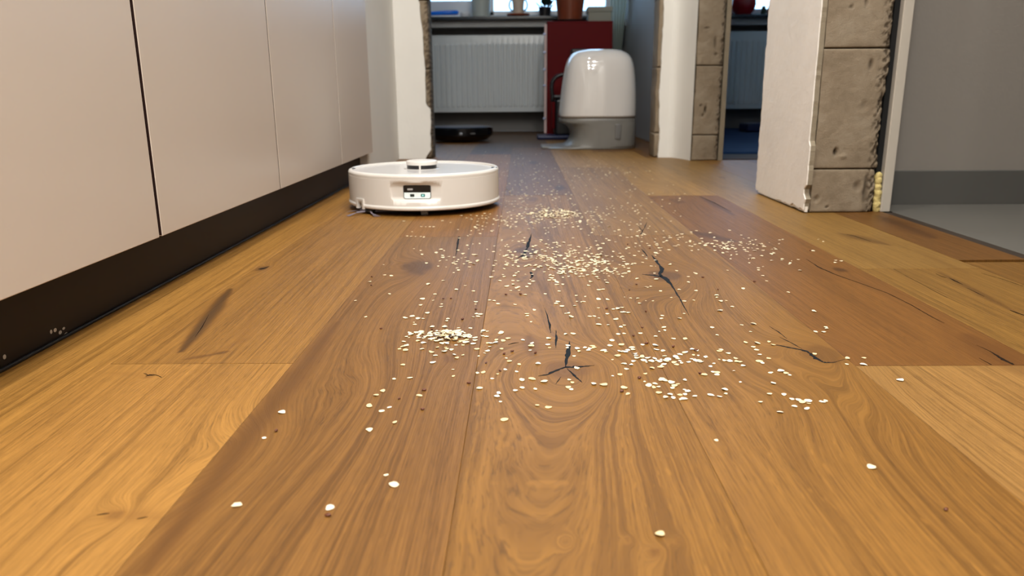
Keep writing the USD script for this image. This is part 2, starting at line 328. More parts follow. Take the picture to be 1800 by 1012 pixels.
# stub wall with bare blocks at its end
ws = thing('wall_stub', None, None, kind='structure')
SY = 2.85
for k, (a, b) in enumerate(zip(zz[:-1], zz[1:])):
    pits = [[(.678, .185, .004, .012, .010, .9), (.669, .165, .003, .005, .006, .8), (.66, .20, .004, .004, .004, .7)], ][0] if k == 1 else ([(.70, .42, .004, .02, .006, .6), (.705, .38, .006, .006, .004, .5), (.667, .47, .01, .004, .003, .5)] if k == 2 else [])
    block(ws, .633, .735, SY, PY+.12, a+.0012, b-.0012, amp=.0014, erode=(.006, .004), pits=pits, seed=31+k, band=.2)
sec = Polygon([(.572, PY+.012), (.572, PY-.0005), (.584, PY-.003), (.598, PY-.018), (.612, PY-.055), (.624, PY-.105), (.6300, SY+.010), (.6322, SY+.005), (.6326, PY+.012)])
obj('plaster', extr(sec, CEIL), 'wall_paint', ws, 50)
obj('plaster', bx(.7355, .752, SY+.004, PY+.12, 0, 2.1), 'raw_plaster', ws, False)
obj('wall_section', bx(.62, .752, SY, PY, 2.1, CEIL), 'wall_paint', ws, False)
struct('trim_1', rbx(.7525, 1.72, 2.872, 3.10, 0, .004, .002, 6), 'threshold_stone')

# near pillar: white plaster face to the left, bare blocks to the front
wq = thing('wall_pillar', None, None, kind='structure')
QY0, QY1 = 1.588, 1.905
zq = [0, .0916, .332, .572, .812, 1.052, 1.292, 1.532, 1.772, 2.1]
for k, (a, b) in enumerate(zip(zq[:-1], zq[1:])):
    pits = {0: [(.645, .012, .003, .002, .004, .6), (.705, .055, .008, .010, .004, .25), (.724, .045, .006, .03, .006, .6), (.622, .03, .004, .006, .004, .3)],
            1: [(.652, .127, .0035, .007, .011, .95), (.668, .118, .008, .004, -.002, 0), (.706, .30, .004, .010, .005, .6), (.70, .22, .006, .01, .002, .2)],
            2: [(.684, .425, .002, .016, .006, .8), (.655, .41, .004, .003, .003, .5), (.712, .455, .003, .006, .004, .5)]}.get(k, [])
    block(wq, .6065, .748, QY0, QY1-.01, a+.001, b-.001, amp=.0011, erode=(.003, .012), pits=pits, seed=70+k, step=.0028)
# plaster layer on the pillar's left face: a sheet with torn lower and front edges
zs = np.arange(0, 1.2, .01)
def torn(z0_, seed, j): return j*(fb(np.c_[z0_*90, z0_*0+seed, z0_*0], 4, seed)-.5)*2
front = np.where(zs < .15, 1.580, 1.5868)+torn(zs, 3, .0020)+np.where((zs > .03) & (zs < .055), .012, 0)+np.where(zs < .03, .004, 0)
rear = 1.918+torn(zs, 8, .006)
ys = np.linspace(1.585, 1.91, 60); low = .004+.006*fb(np.c_[ys*60, ys*0, ys*0], 4, 6)*(1+.8*np.sin(ys*20))
poly = Polygon(list(zip(ys, low))+list(zip(rear[1:], zs[1:]))+[(1.91, 2.1), (1.5868, 2.1)]+list(zip(front[::-1][:-1], zs[::-1][:-1]))).buffer(0)
m = extr(poly, .0025); v = np.array(m.vertices); m.vertices = np.c_[.5965-v[:, 2], v[:, 0], v[:, 1]]; m.invert()
obj('plaster', m, 'plaster_old', wq, False, label='white painted plaster face')
m = extr(poly, .0098); v = np.array(m.vertices); m.vertices = np.c_[.6064-v[:, 2], v[:, 0], v[:, 1]]; m.invert()
obj('plaster', m, 'raw_plaster', wq, False, label='raw grey plaster layer under the paint')
m = extr(Polygon(list(zip(ys, low*.35))+[(1.908, .014), (1.584, .014)]).buffer(0), .006); v = np.array(m.vertices); m.vertices = np.c_[.6035-v[:, 2], v[:, 0], v[:, 1]]; m.invert()
obj('plaster', m, 'plaster_old', wq, False, label='crumbling lower plaster edge')
obj('plaster', bx(.7484, .7592, 1.607, 1.7195, 0, 2.1), 'black_void', wq, False, label='black filler painting the shade in the gap beside the door frame')  # black box paints the shade of an open gap, no plaster here
zf = np.arange(0, .075, .004); fo = []
for i, z in enumerate(zf):
    s = mf.Manifold.sphere(.0065+.002*rng.random(), 10).translate([.7535+.002*(rng.random()-.5)-.003*z/.075, 1.597+.004*rng.random(), z+.005]); fo.append(s)
obj('foam_seal', tm(mf.Manifold.batch_boolean(fo, mf.OpType.Add)), 'foam', wq, 40, label='yellow foam filler')

# door frame of the tiled room
d1 = thing('door_1', None, None, kind='structure')
obj('frame', rbx(.7595, .781, 1.592, 1.719, 0, 2.1, .0025, 6), 'frame_paint', d1, 40)
obj('frame', rbx(.7595, .781, .352, .45, 0, 2.1, .0025, 6), 'frame_paint', d1, 40)
obj('frame', rbx(.7595, .781, .35, 1.719, 2.06, 2.1, .0025, 6), 'frame_paint', d1, 40)
struct('trim_2', rbx(.7645, .7888, .45, 1.591, -.006, -.0008, .0008, 6), 'metal_strip')

# facade with the radiator niches and two windows
fa = thing('wall_facade', None, None, kind='structure')
SILL = .712
obj('niche', bx(-1.8, 3.0, BACK_Y, BACK_Y+.1, 0, SILL-.02), 'niche_shade', fa, False)
obj('ledge', bx(-1.8, 3.0, 5.03, BACK_Y, .655, SILL-.018), 'back_wall_paint', fa, False)
WIN = [(-1.35, .655), (.98, 2.6)]
for a, b in [(-1.8, -1.35), (.655, .98), (2.6, 3.0)]:
    obj('wall_section', bx(a, b, BACK_Y, BACK_Y+.22, SILL-.02, 2.2), 'back_wall_paint', fa, False)
obj('lintel', bx(-1.8, 3.0, BACK_Y, BACK_Y+.22, 2.2, CEIL), 'back_wall_paint', fa, False)
struct('wall_divider', bx(.665, .75, PY+.12, BACK_Y, 0, CEIL), 'back_wall_paint')
struct('wall_far_right', bx(3.0, 3.1, PY, BACK_Y+.22, 0, CEIL), 'back_wall_paint')
for i, (a, b) in enumerate(WIN):
    w = thing(f'window_{i+1}', None, None, kind='structure')
    obj('sill', rbx(a-.45 if i == 0 else a-.2, min(b, .52) if i == 0 else b+.2, 4.985, BACK_Y+.10, SILL-.017, SILL+.004, .004, 8), 'sill_stone', w, 40)
    y0, y1 = BACK_Y+.10, BACK_Y+.17
    obj('frame', cat_([bx(a, b, y0, y1, SILL, SILL+.05), bx(a, b, y0, y1, 2.14, 2.2), bx(a, a+.05, y0, y1, SILL, 2.2), bx(b-.05, b, y0, y1, SILL, 2.2)]), 'window_white', w, False)
    xm = -.235 if i == 0 else 1.75
    for (p, q) in ((a+.04, xm), (xm, b-.04)):
        sa = obj('sash', cat_([rbx(p, q, y0-.015, y1-.01, SILL+.03, SILL+(.128 if p < -.5 else .062), .006, 6), bx(p, q, y0-.015, y1-.01, 2.1, 2.16), bx(p, p+.055, y0-.015, y1-.01, SILL+.03, 2.16), bx(q-.055, q, y0-.015, y1-.01, SILL+.03, 2.16)]), 'window_white', w, 40)
        obj('pane', bx(p+.05, q-.05, y0+.02, y0+.028, SILL+.055, 2.12), 'pane', sa, False)

# ------------------------------------------------------------------ floors
SE = {'K': -.574, 'Z': -.397, 'A': -.2205, 'B': -.043, 'C': .131, 'D': .313, 'E': .489, 'F': .662}
# knots: px, py, spread x, spread y, height of the ring hill, stain, heart radius
KNOTS = [(997, 650, .034, .040, .085, .6, .026), (1003, 735, .045, .11, .016, 0, .02), (926, 440, .022, .05, .035, .9, .02), (1168, 484, .040, .055, .10, .75, .024), (1442, 622, .028, .040, .075, .6, .022),
         (735, 468, .030, .075, .04, .78, .024), (200, 905, .010, .012, .014, .6, .006), (462, 471, .010, .020, .010, .85, .009), (1155, 333, .035, .09, .09, .22, .014),
         (1476, 474, .008, .016, .006, .9, .009), (1188, 353, .018, .05, .012, .6, .018), (985, 330, .016, .05, .02, .8, .018), (938, 286, .016, .06, .02, .7, .02), (913, 272, .016, .06, .02, .7, .016), (1110, 294, .02, .03, .01, .6, .014),
         (1112, 497, .012, .02, .02, .25, .01), (995, 950, .004, .005, .006, .4, .003), (1105, 948, .003, .004, .005, .4, .003), (1148, 970, .005, .006, .008, .6, .0035), (1188, 950, .004, .005, .006, .5, .003),
         (262, 660, .006, .007, .01, .7, .005), (790, 632, .012, .02, .01, .5, .008), (420, 790, .03, .05, .03, .12, .01), (1090, 268, .02, .02, .01, .7, .012), (1240, 325, .012, .06, .01, .3, .01), (1270, 312, .012, .03, .01, .7, .01),
         (1100, 395, .03, .07, .02, .3, .02), (1400, 700, .03, .05, .02, .18, .01), (640, 700, .03, .10, .03, .0, .01), (1520, 700, .02, .05, .03, .12, .01), (1660, 330, .01, .02, .01, .0, .01), (936, 350, .02, .06, .02, .65, .014)]
# stained streaks: x0,y0 -> x1,y1 (pixels), width m, depth
STREAKS = [(405, 508, 318, 618, .0052, .95), (322, 632, 380, 622, .004, .6), (372, 623, 398, 618, .003, .7), (446, 555, 415, 605, .005, .3), (530, 520, 492, 565, .003, .22), (455, 560, 432, 600, .003, .25), (375, 620, 440, 592, .004, .35), (252, 1004, 594, 566, .0075, .5), (1215, 407, 1290, 424, .012, .62), (1230, 345, 1290, 378, .006, .55),
           (1700, 590, 1800, 655, .018, .42), (1690, 630, 1650, 560, .006, .3), (1400, 445, 1580, 525, .010, .25), (1330, 440, 1460, 490, .02, .3), (1478, 410, 1560, 430, .012, .55), (1545, 380, 1640, 418, .016, .55),
           (1610, 440, 1700, 480, .006, .35), (1650, 478, 1800, 556, .0045, .55), (1560, 470, 1640, 515, .004, .3), (930, 590, 935, 625, .006, .5), (640, 405, 560, 440, .008, .3), (700, 400, 600, 425, .01, .2),
           (1285, 870, 1400, 985, .020, .22), (935, 745, 1075, 790, .006, .2), (1160, 645, 1170, 665, .005, .4), (480, 460, 360, 560, .02, .10), (200, 905, 290, 908, .005, .35), (185, 655, 285, 660, .004, .3), (1000, 560, 985, 590, .02, .1),
           (1030, 345, 1075, 375, .02, .35), (890, 300, 1000, 335, .05, .25), (905, 270, 990, 300, .05, .3), (1050, 1010, 1000, 960, .012, .18), (1420, 600, 1460, 655, .03, .2), (1390, 640, 1300, 660, .03, .16), (870, 500, 862, 560, .004, .15)]
KW = [(at_z(k[0], k[1])[:2],)+k[2:] for k in KNOTS]
SW = [(at_z(s[0], s[1])[:2], at_z(s[2], s[3])[:2], s[4], s[5]) for s in STREAKS]
def grain_at(x, y, x0, x1, seed, slope, curve, xc, wob):
    """v, u, stain at points of one plank: contour hills wrap round the knots"""
    P = np.stack([x*4, y*.7, np.full_like(x, seed)], -1)
    w = (fb(P, 3, seed)-.5)*wob*.6
    dx = x-(x0+x1)/2-xc*(x1-x0)
    v = dx*slope+curve*dx*dx+w+.012*y*slope
    v = v+(fb(np.stack([x*22, y*2.2, np.full_like(x, seed+.5)], -1), 3, seed+1)-.5)*.0055
    st = np.zeros_like(x)
    for (c, sx, sy, hgt, dk, hr) in KW:
        if c[0] < x0-.03 or c[0] > x1+.03: continue
        if c[1] < y.min()-.3 or c[1] > y.max()+.3: continue
        jx = (x-c[0])+.006*(fb(np.stack([x*40, y*40, x*0], -1), 2, seed+2)-.5); jy = y-c[1]
        r2 = (jx/sx)**2+(jy/np.where(jy < 0, sy*1.5, sy))**2
        v = v-hgt*np.exp(-r2*.7)
        if dk:
            R = np.sqrt((jx/hr)**2+(jy/(hr*sy/sx))**2)+(fb(np.stack([x*70, y*30, x*0+3], -1), 3, seed+4)-.5)*.8
            st = np.maximum(st, dk*.62*np.clip((1.3-R)*1.6, 0, 1)); st = np.maximum(st, .30*dk*np.exp(-R*R*.3))
    for (a, b, wd, dk) in SW:
        m = (a+b)/2
        if m[0] < x0-.01 or m[0] > x1+.01: continue
        ab = b-a; t = np.clip(((x-a[0])*ab[0]+(y-a[1])*ab[1])/(ab@ab), 0, 1)
        d = np.hypot(x-a[0]-t*ab[0], y-a[1]-t*ab[1])
        ww = 1.7*wd*(.35+.9*np.sin(np.pi*np.clip(t*.9+.05, 0, 1)))*(.6+.8*fb(np.stack([x*80, y*22, x*0+7], -1), 3, seed+6))
        st = np.maximum(st, dk*np.exp(-(d/np.maximum(ww, 1e-4))**2)*.8)
    return np.stack([v, y+.2*v, np.clip(st, 0, 1)], -1)

floor = thing('floor', None, None, kind='structure')
obj('underlay', bx(-1.8, .7708, -2.5, BACK_Y, -.04, -.0155), 'underlay', floor, False)
PL = []    # (x0,x1,y0,y1, prim, material): for the cracks
GAP = .00012
def plank(x0, x1, y0, y1, rgb, seed, slope=1., curve=0., xc=0., wob=.05, ring=1.15, pore=1., dark=.57, fine=None, lift=0., tilt=0.):
    n = f'oak_{len(PL)+1:03d}'; wood(n, rgb, dark, ring, pore, seed*1.37)
    a, b = x0+GAP, x1-GAP
    near = fine or (.004 if y0 < 1.9 else .008)
    EG = .0005; ys = [y0+EG]
    while ys[-1] < y1-EG-.004:
        y = ys[-1]; s = near*(8 if y < .25 else 1.4 if y < 1.2 else 2.2 if y < 2 else 3.); ys.append(y+s)
    ys[-1] = y1-EG; ys = np.array(ys); xs = np.linspace(a, b, max(6, int((b-a)/near))+1)
    bev = .0004
    xs = np.r_[a, a+bev, xs[1:-1], b-bev, b]; yb = np.r_[ys[0], ys[0]+bev, ys[1:-1], ys[-1]-bev, ys[-1]]
    X, Y = np.meshgrid(xs, yb); Z = np.zeros_like(X)
    Z[0], Z[-1], Z[:, 0], Z[:, -1] = -.0002, -.0002, -.0002, -.0002
    Z = Z+lift+tilt*(X-a)
    g = grain_at(X, Y, x0, x1, seed, slope, curve, xc, wob).reshape(-1, 3)
    top = np.stack([X, Y, Z], -1).reshape(-1, 3); ny, nx = X.shape
    idx = np.arange(nx*ny).reshape(ny, nx); q = [idx[:-1, :-1].ravel(), idx[:-1, 1:].ravel(), idx[1:, 1:].ravel(), idx[1:, :-1].ravel()]
    f = [np.c_[q[0], q[1], q[2]], np.c_[q[0], q[2], q[3]]]
    loop = np.r_[idx[0, :-1], idx[:-1, -1], idx[-1, :0:-1], idx[:0:-1, 0]]; n0 = len(top)
    low = top[loop].copy(); low[:, 2] = -.015; k = np.arange(len(loop)); k2 = np.roll(k, -1)
    f += [np.c_[loop[k], n0+k, loop[k2]], np.c_[loop[k2], n0+k, n0+k2]]
    v = np.vstack([top, low]); gg = np.vstack([g, g[loop]])
    p = obj('plank', trimesh.Trimesh(v, np.vstack(f), process=False), n, floor, False, vec={'grain': gg})
    PL.append((x0, x1, y0, y1, p)); return p
# column by column: (start, end, colour, figure)
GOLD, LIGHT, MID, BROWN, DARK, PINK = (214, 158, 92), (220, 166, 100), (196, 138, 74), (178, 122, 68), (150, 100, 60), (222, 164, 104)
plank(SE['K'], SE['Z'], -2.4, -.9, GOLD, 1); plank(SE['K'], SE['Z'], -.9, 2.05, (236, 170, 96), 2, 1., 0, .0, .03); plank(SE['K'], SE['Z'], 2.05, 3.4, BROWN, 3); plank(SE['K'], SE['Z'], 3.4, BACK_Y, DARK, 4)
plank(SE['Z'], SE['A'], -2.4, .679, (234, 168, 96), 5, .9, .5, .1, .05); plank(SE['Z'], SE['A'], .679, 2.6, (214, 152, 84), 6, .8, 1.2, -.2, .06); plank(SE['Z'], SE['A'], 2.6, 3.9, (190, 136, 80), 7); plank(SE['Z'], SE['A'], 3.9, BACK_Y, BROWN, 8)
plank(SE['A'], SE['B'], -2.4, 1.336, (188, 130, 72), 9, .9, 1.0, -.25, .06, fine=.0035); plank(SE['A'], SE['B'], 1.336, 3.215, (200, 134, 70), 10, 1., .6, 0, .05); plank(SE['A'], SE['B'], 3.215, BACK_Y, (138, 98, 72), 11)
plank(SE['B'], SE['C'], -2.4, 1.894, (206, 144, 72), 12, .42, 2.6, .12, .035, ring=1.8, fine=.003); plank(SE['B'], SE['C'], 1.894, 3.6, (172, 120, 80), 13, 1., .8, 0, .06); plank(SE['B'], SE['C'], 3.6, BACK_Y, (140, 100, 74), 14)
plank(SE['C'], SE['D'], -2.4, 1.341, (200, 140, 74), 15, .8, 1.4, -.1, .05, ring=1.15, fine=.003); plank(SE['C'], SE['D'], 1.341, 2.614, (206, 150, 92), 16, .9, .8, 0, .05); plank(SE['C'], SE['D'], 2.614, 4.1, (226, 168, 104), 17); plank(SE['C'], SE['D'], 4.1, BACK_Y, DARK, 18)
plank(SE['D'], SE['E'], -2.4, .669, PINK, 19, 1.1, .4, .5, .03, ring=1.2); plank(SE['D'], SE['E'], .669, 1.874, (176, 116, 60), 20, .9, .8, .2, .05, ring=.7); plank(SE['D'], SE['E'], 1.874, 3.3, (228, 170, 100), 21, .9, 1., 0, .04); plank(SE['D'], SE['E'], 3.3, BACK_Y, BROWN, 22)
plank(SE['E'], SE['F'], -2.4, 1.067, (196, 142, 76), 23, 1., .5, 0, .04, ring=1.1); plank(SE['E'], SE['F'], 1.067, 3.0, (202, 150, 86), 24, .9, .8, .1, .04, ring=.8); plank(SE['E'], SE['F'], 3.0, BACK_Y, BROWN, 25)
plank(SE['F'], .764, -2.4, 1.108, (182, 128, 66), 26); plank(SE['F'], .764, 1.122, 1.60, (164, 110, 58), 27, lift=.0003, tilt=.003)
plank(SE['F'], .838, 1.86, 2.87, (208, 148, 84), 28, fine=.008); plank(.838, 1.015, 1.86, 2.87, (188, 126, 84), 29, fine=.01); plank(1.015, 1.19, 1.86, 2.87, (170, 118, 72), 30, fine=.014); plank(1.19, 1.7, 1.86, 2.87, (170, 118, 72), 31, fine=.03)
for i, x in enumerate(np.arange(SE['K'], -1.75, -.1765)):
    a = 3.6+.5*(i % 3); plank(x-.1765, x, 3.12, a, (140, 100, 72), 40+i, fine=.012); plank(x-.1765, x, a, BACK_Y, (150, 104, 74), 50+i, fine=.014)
# pillar foot and wall feet stand on a strip of screed
obj('screed', bx(.6, .79, 1.6005, 1.86, -.04, -.0005), 'underlay', floor, False)

# cracks: outlines traced on the floor, jagged, filled dark; each belongs to the plank it lies in
def crack(pts, m='crack_filler', seed=0, jag=.35):
    r = np.random.default_rng(seed); p = np.array(pts, float); n = max(6, int(np.sum(np.hypot(*np.diff(p[:, :2], axis=0).T))/3.2))
    t = np.r_[0, np.cumsum(np.hypot(*np.diff(p[:, :2], axis=0).T))]; tt = np.linspace(0, t[-1], n)
    q = np.c_[np.interp(tt, t, p[:, 0]), np.interp(tt, t, p[:, 1])]; w = np.interp(tt, t, p[:, 2])/2
    W = np.array([at_z(*a)[:2] for a in q]); d = np.gradient(W, axis=0); d /= np.linalg.norm(d, axis=1)[:, None]+1e-12; nn = np.c_[-d[:, 1], d[:, 0]]
    pn = np.array([np.array(pix((*(a+1e-3*b), 0)))-np.array(pix((*a, 0))) for a, b in zip(W, nn)]); sc = np.linalg.norm(pn, axis=1)/1e-3
    wm = np.maximum(w/sc, 1e-4)
    L_ = W+nn*(wm*(1+jag*r.normal(size=n)))[:, None]; R_ = W-nn*(wm*(1+jag*r.normal(size=n)))[:, None]
    pg = Polygon(np.vstack([L_, R_[::-1]])).buffer(0)
    if pg.is_empty: return
    c = W.mean(0)
    for (x0, x1, y0, y1, prim) in PL:
        if x0 <= c[0] <= x1 and y0 <= c[1] <= y1:
            pg = pg.intersection(sbox(x0+.0012, y0+.0012, x1-.0012, y1-.0012))
            pg = unary_union([g for g in getattr(pg, 'geoms', [pg]) if g.geom_type == 'Polygon'])
            if not pg.is_empty: obj('crack', extr(pg, .0012, -.00105), m, prim, False, label='dark filled crack')
            return
CR = [[(1001, 599, .5), (1000, 612, 6.5), (997, 628, 7), (994, 646, 2.5)], [(994, 645, 2.5), (980, 650, 4.5), (962, 658, 4), (946, 661, .5)], [(994, 645, 2.5), (1015, 645, 3), (1045, 642, .5)],
      [(997, 648, 1.2), (1010, 660, 5), (1023, 672, .5)], [(986, 662, .5), (981, 669, 2), (977, 675, .4)], [(957, 541, .4), (962, 555, 2), (966, 571, 3.4), (968, 585, 1)], [(977, 580, .5), (978, 592, 4), (977, 603, 2), (977, 612, .4)],
      [(934, 410, .4), (931, 422, 6), (926, 436, 5), (921, 447, 4), (905, 457, .6)], [(912, 451, 1), (922, 450, 6), (931, 452, 5)], [(933, 478, 4), (936, 484, 6), (932, 490, 1)],
      [(807, 416, 4), (804, 430, 4), (801, 450, .6)], [(1127, 437, .5), (1134, 445, 3.2), (1139, 452, .4)], [(1145, 448, .6), (1154, 459, 4.5), (1164, 473, 7), (1160, 483, 6), (1172, 491, 7), (1180, 500, 3.5), (1195, 525, 3), (1211, 554, .4)],
      [(1128, 482, .4), (1148, 484, 2.6), (1163, 486, 3.5)], [(1352, 573, .4), (1368, 583, 2.2), (1383, 595, .4)], [(1370, 592, .4), (1390, 602, 2.2), (1410, 613, .4)],
      [(1364, 606, 1), (1400, 613, 2.2), (1420, 618, 4), (1435, 630, 7), (1448, 637, 2.4), (1465, 637, 1.4), (1486, 631, .4)],
      [(1137, 390, .4), (1133, 400, 2.4), (1126, 412, 2.2)], [(1121, 396, .4), (1128, 404, 1.6), (1130, 408, .4)]]
for i, c in enumerate(CR): crack(c, 'crack_filler', i)
CD = [[(454, 473, .4), (462, 472, 5), (468, 470, 3), (473, 468, .4)], [(1417, 455, .5), (1440, 470, 3), (1470, 483, 2.2), (1510, 497, 1.6), (1560, 515, 1.6), (1600, 535, 2), (1640, 558, 2), (1660, 568, .4)], [(1716, 606, .4), (1740, 617, 1.8), (1764, 632, 7), (1786, 643, 2.2)], [(1721, 629, .4), (1744, 642, 2.8)],
      [(1645, 481, 1), (1658, 487, 2.4), (1664, 488, .4)], [(1668, 488, .4), (1680, 494, 4), (1692, 500, .4)], [(1775, 545, .4), (1786, 549, 3.4), (1800, 554, 2)], [(1700, 506, .4), (1716, 514, 1.5), (1730, 521, .4)],
      [(256, 661, .4), (264, 659, 2.2), (275, 659, 1.2), (284, 663, 1.4)], [(252, 656, .4), (258, 658, 2), (262, 660, .4)], [(367, 553, .4), (355, 575, 1.6), (343, 592, .4)], [(170, 905, .4), (182, 903, 2.4), (192, 902, .4)], [(240, 912, .4), (254, 909, 2), (260, 908, .4)],
      [(1590, 407, .4), (1602, 413, 2.4), (1615, 416, .4)], [(1488, 412, .5), (1500, 414, 2.5), (1530, 424, .5)], [(893, 606, .4), (902, 603, 2), (912, 602, .4)], [(1560, 467, .4), (1640, 510, 1), (1665, 523, .4)], [(1725, 480, .4), (1760, 490, 1.2), (1798, 503, 1.4)], [(1230, 345, .5), (1255, 356, 2), (1285, 372, .4)]]
for i, c in enumerate(CD): crack(c, 'crack_dark', 60+i, .25)

# tiles of the neighbouring room
ft = thing('floor_tiled', None, None, kind='structure')
obj('screed', bx(.771, 2.7, -2.6, 1.85, -.05, -.009), 'grout', ft, False)
for i, x in enumerate((.7895, 1.3915, 1.9935)):
    for j, y in enumerate((-1.9, -1.298, -.696, -.094, .508, 1.11)):
        obj('tile', rbx(x, min(x+.6, 2.598), y, min(y+.6, 1.706), -.0088, -.001, .0006, 6), 'floor_tile', ft, 40)
struct('floor_right_room', cat_([bx(.752, 3.0, 2.872, BACK_Y, -.04, -.002)]), 'black_void')

# ------------------------------------------------------------------ kitchen cabinets
DY = [(.43, .918), (.918, 1.40), (1.40, 1.898), (1.898, 2.30)]
LB = ['white base cabinet nearest the camera, left of the wide dark gap', 'white base cabinet just past the wide dark gap', 'white base cabinet third along the row, before the robot vacuum', 'last narrow white base cabinet at the wall end']
GAPS = [.0026, .0040, .0028, .0028, .0012]
for i, (a, b) in enumerate(DY):
    t = thing('base_cabinet', LB[i], 'cabinet', group=None)
    obj('body', bx(-1.05, -.4695, a+.0005, b-.0005, .08, .86), 'gap_brown' if i < 2 else 'carcass', t, False)
    dr = obj('door', rbx(-.469, DOOR_X, a+GAPS[i], b-GAPS[i+1], .0795, .855, .0012, 6), 'laminate', t, 40)
    obj('edge_band', bx(-.468, DOOR_X-.0011, a+GAPS[i]-.0004, a+GAPS[i]+.0002, .081, .854), 'gap_brown', dr, False, label='dark brown edge band')
o = obj('plinth_board', cat_([rbx(KICK_X-.016, KICK_X, .43, 2.335, .0003, .0785, .001, 6)]), 'plinth', label='dark brown plinth board running under the white cabinets', cat='plinth', smooth=40)
pb = obj('sealing_strip', rbx(KICK_X+.0004, KICK_X+.004, .43, 2.335, 0, .0038, .0012, 6), 'seal_black', label='black sealing strip along the foot of the plinth', cat='strip', smooth=40)
obj('end_panel', rbx(-1.05, -.462, 2.3015, 2.352, 0, .86, .006, 8), 'wall_paint', label='pale end panel closing the cabinet row by the wall', cat='panel', smooth=40)
obj('worktop', rbx(-1.095, -.43, .43, 2.352, .8605, .90, .003, 6), 'worktop_dark', label='dark worktop lying over the white base cabinets', cat='worktop', smooth=40)
# chips on the plinth
ch = []
for (px, py) in [(90, 583), (97, 580), (112, 577), (116, 586), (106, 584), (8, 627)]:
    d = ray(px, py); P = np.array([0, 0, H])+d*((KICK_X+.0002)/d[0]); q = trimesh.creation.icosphere(1, .0016); q.vertices *= [.15, 1.1+rng.random(), .7+rng.random()]; q.apply_translation(P); obj('chip', q, 'print_grey', o, True)

# ceiling lamps
for i, (x, y, p) in enumerate(LAMPS):
    t = thing('ceiling_lamp', 'white round ceiling spotlight over the kitchen floor', 'lamp', (x, y, CEIL), 'ceiling spotlights of the kitchen')
    obj('housing', lathe([(LAMP_R+.004, -.034), (LAMP_R+.014, -.034), (LAMP_R+.016, -.03), (LAMP_R+.016, -.0005), (LAMP_R+.004, -.0005), (LAMP_R+.004, -.034)], 32), 'lamp_body', t, 40)
    obj('diffuser', cyl(LAMP_R, -.031, -.026, seg=32), 'lamp_body', t, 40)
t = thing('ceiling_lamp', 'white round ceiling lamp added unseen to light the tiled room', 'lamp', (1.7, .4, CEIL))
obj('housing', lathe([(.124, -.034), (.134, -.034), (.136, -.0005), (.124, -.0005), (.124, -.034)], 32), 'lamp_body', t, 40)
obj('diffuser', cyl(.12, -.031, -.026, seg=32), 'lamp_body', t, 40)

# ------------------------------------------------------------------ white robot vacuum
RC, RR = np.array([-.222, 1.727]), .170
rv = thing('robot_vacuum', 'white round robot vacuum with a lidar turret on the oak floor', 'robot vacuum', (RC[0], RC[1], 0))
prof = [(0, .0125), (.164, .0125), (.1700, .0130), (.1716, .0150), (.1718, .0182), (.1708, .0204), (.1697, .0218), (.1697, .0770), (.1690, .0775), (.1696, .0782), (.1697, .0832), (.1682, .0862), (.1655, .0878), (.1622, .0880), (.1605, .0868), (.1600, .083), (0, .083)]
body = mf.Manifold.revolve(mf.CrossSection([np.array(prof)]), 160)
pk = mf.Manifold.batch_hull([mf.Manifold.sphere(.013, 36).translate([x, y, z]) for x, z in ((-.050, .0595), (.060, .0595), (-.046, .0420), (.056, .0420)) for y in (-.1735, -.22)])
ang = math.radians(-90-47.7)
nt = mf.Manifold.cube([.030, .0185, .050], True).translate([.166, 0, -.002]).rotate([0, 0, math.degrees(ang)])
obj('shell', tm(body-pk-nt), 'white_plastic', rv, 25)
obj('lid', lathe([(0, .0848), (.1585, .0848), (.1596, .0844), (.1596, .0835), (0, .0835)], 120), 'robot_lid', rv, 40, label='glossy pale grey lid')
for s_, az in ((-1, 178), (1, 2)):
    b = trimesh.creation.box([.013, .003, .0022]); b.apply_translation([.1615, 0, .0874]); b.apply_transform(trimesh.transformations.rotation_matrix(math.radians(az-8*s_), [0, 0, 1])); obj('lid_notch', b, 'dark_plastic', rv, False, label='dark notch in the lid rim')
TU = (-.005, 0, 0)
tu = obj('turret', lathe([(.0325, .0940), (.0346, .0940), (.0352, .0945), (.0352, .1012), (.0342, .1026), (.032, .1033), (0, .1036), (0, .0940), (.0325, .0940)], 64, TU), 'white_plastic', rv, 35, label='white lidar turret cap')
obj('base_ring', lathe([(0, .0849), (.0405, .0849), (.0405, .0852), (.0385, .0857), (.0345, .0858), (0, .0858)], 64, TU), 'white_gloss', tu, 35)
obj('window', lathe([(0, .0857), (.0335, .0857), (.0335, .0942), (0, .0942)], 48, TU), 'dark_plastic', tu, 35, label='black scanning window')
for k in range(3): b = bx(-.0018, .0018, -.0347, -.031, .0857, .0942); b.apply_transform(trimesh.transformations.rotation_matrix(k*2*math.pi/3, [0, 0, 1])); b.apply_translation(TU); obj('post', b, 'white_plastic', tu, False)
DYF, DX, DZ = -.1620, .0045, .0520
dp = obj('display', upright(extr(rrect(DX, DZ, .0575, .0305, .0048), .003), DYF+.003), 'dark_plastic', rv, 30, label='small display in the front recess')
yd = DYF-.0002; inner = rrect(DX, DZ, .0548, .0278, .0036)
obj('upper_screen', upright(extr(sbox(-.05, DZ-.0012, .05, .08).intersection(inner), .0003), yd+.0003), 'screen_black', dp, False)
obj('lower_screen', upright(extr(sbox(-.05, .03, .05, DZ-.0016).intersection(inner), .0003), yd+.0003), 'screen_white', dp, False, label='lit white lower half')
obj('battery_mark', upright(extr(rrect(DX-.0145, DZ+.0052, .0115, .0038, .0012), .0003), yd), 'screen_mark', dp, False, label='small grey battery readout')
obj('icon', upright(extr(rrect(DX-.0105, DZ-.0076, .0090, .0060, .0012), .0003), yd), 'screen_icon', dp, False, label='dark square icon')
obj('icon', upright(extr(rrect(DX+.0118, DZ-.0076, .0088, .0064, .0018), .0003), yd), 'screen_teal', dp, False, label='teal square icon')
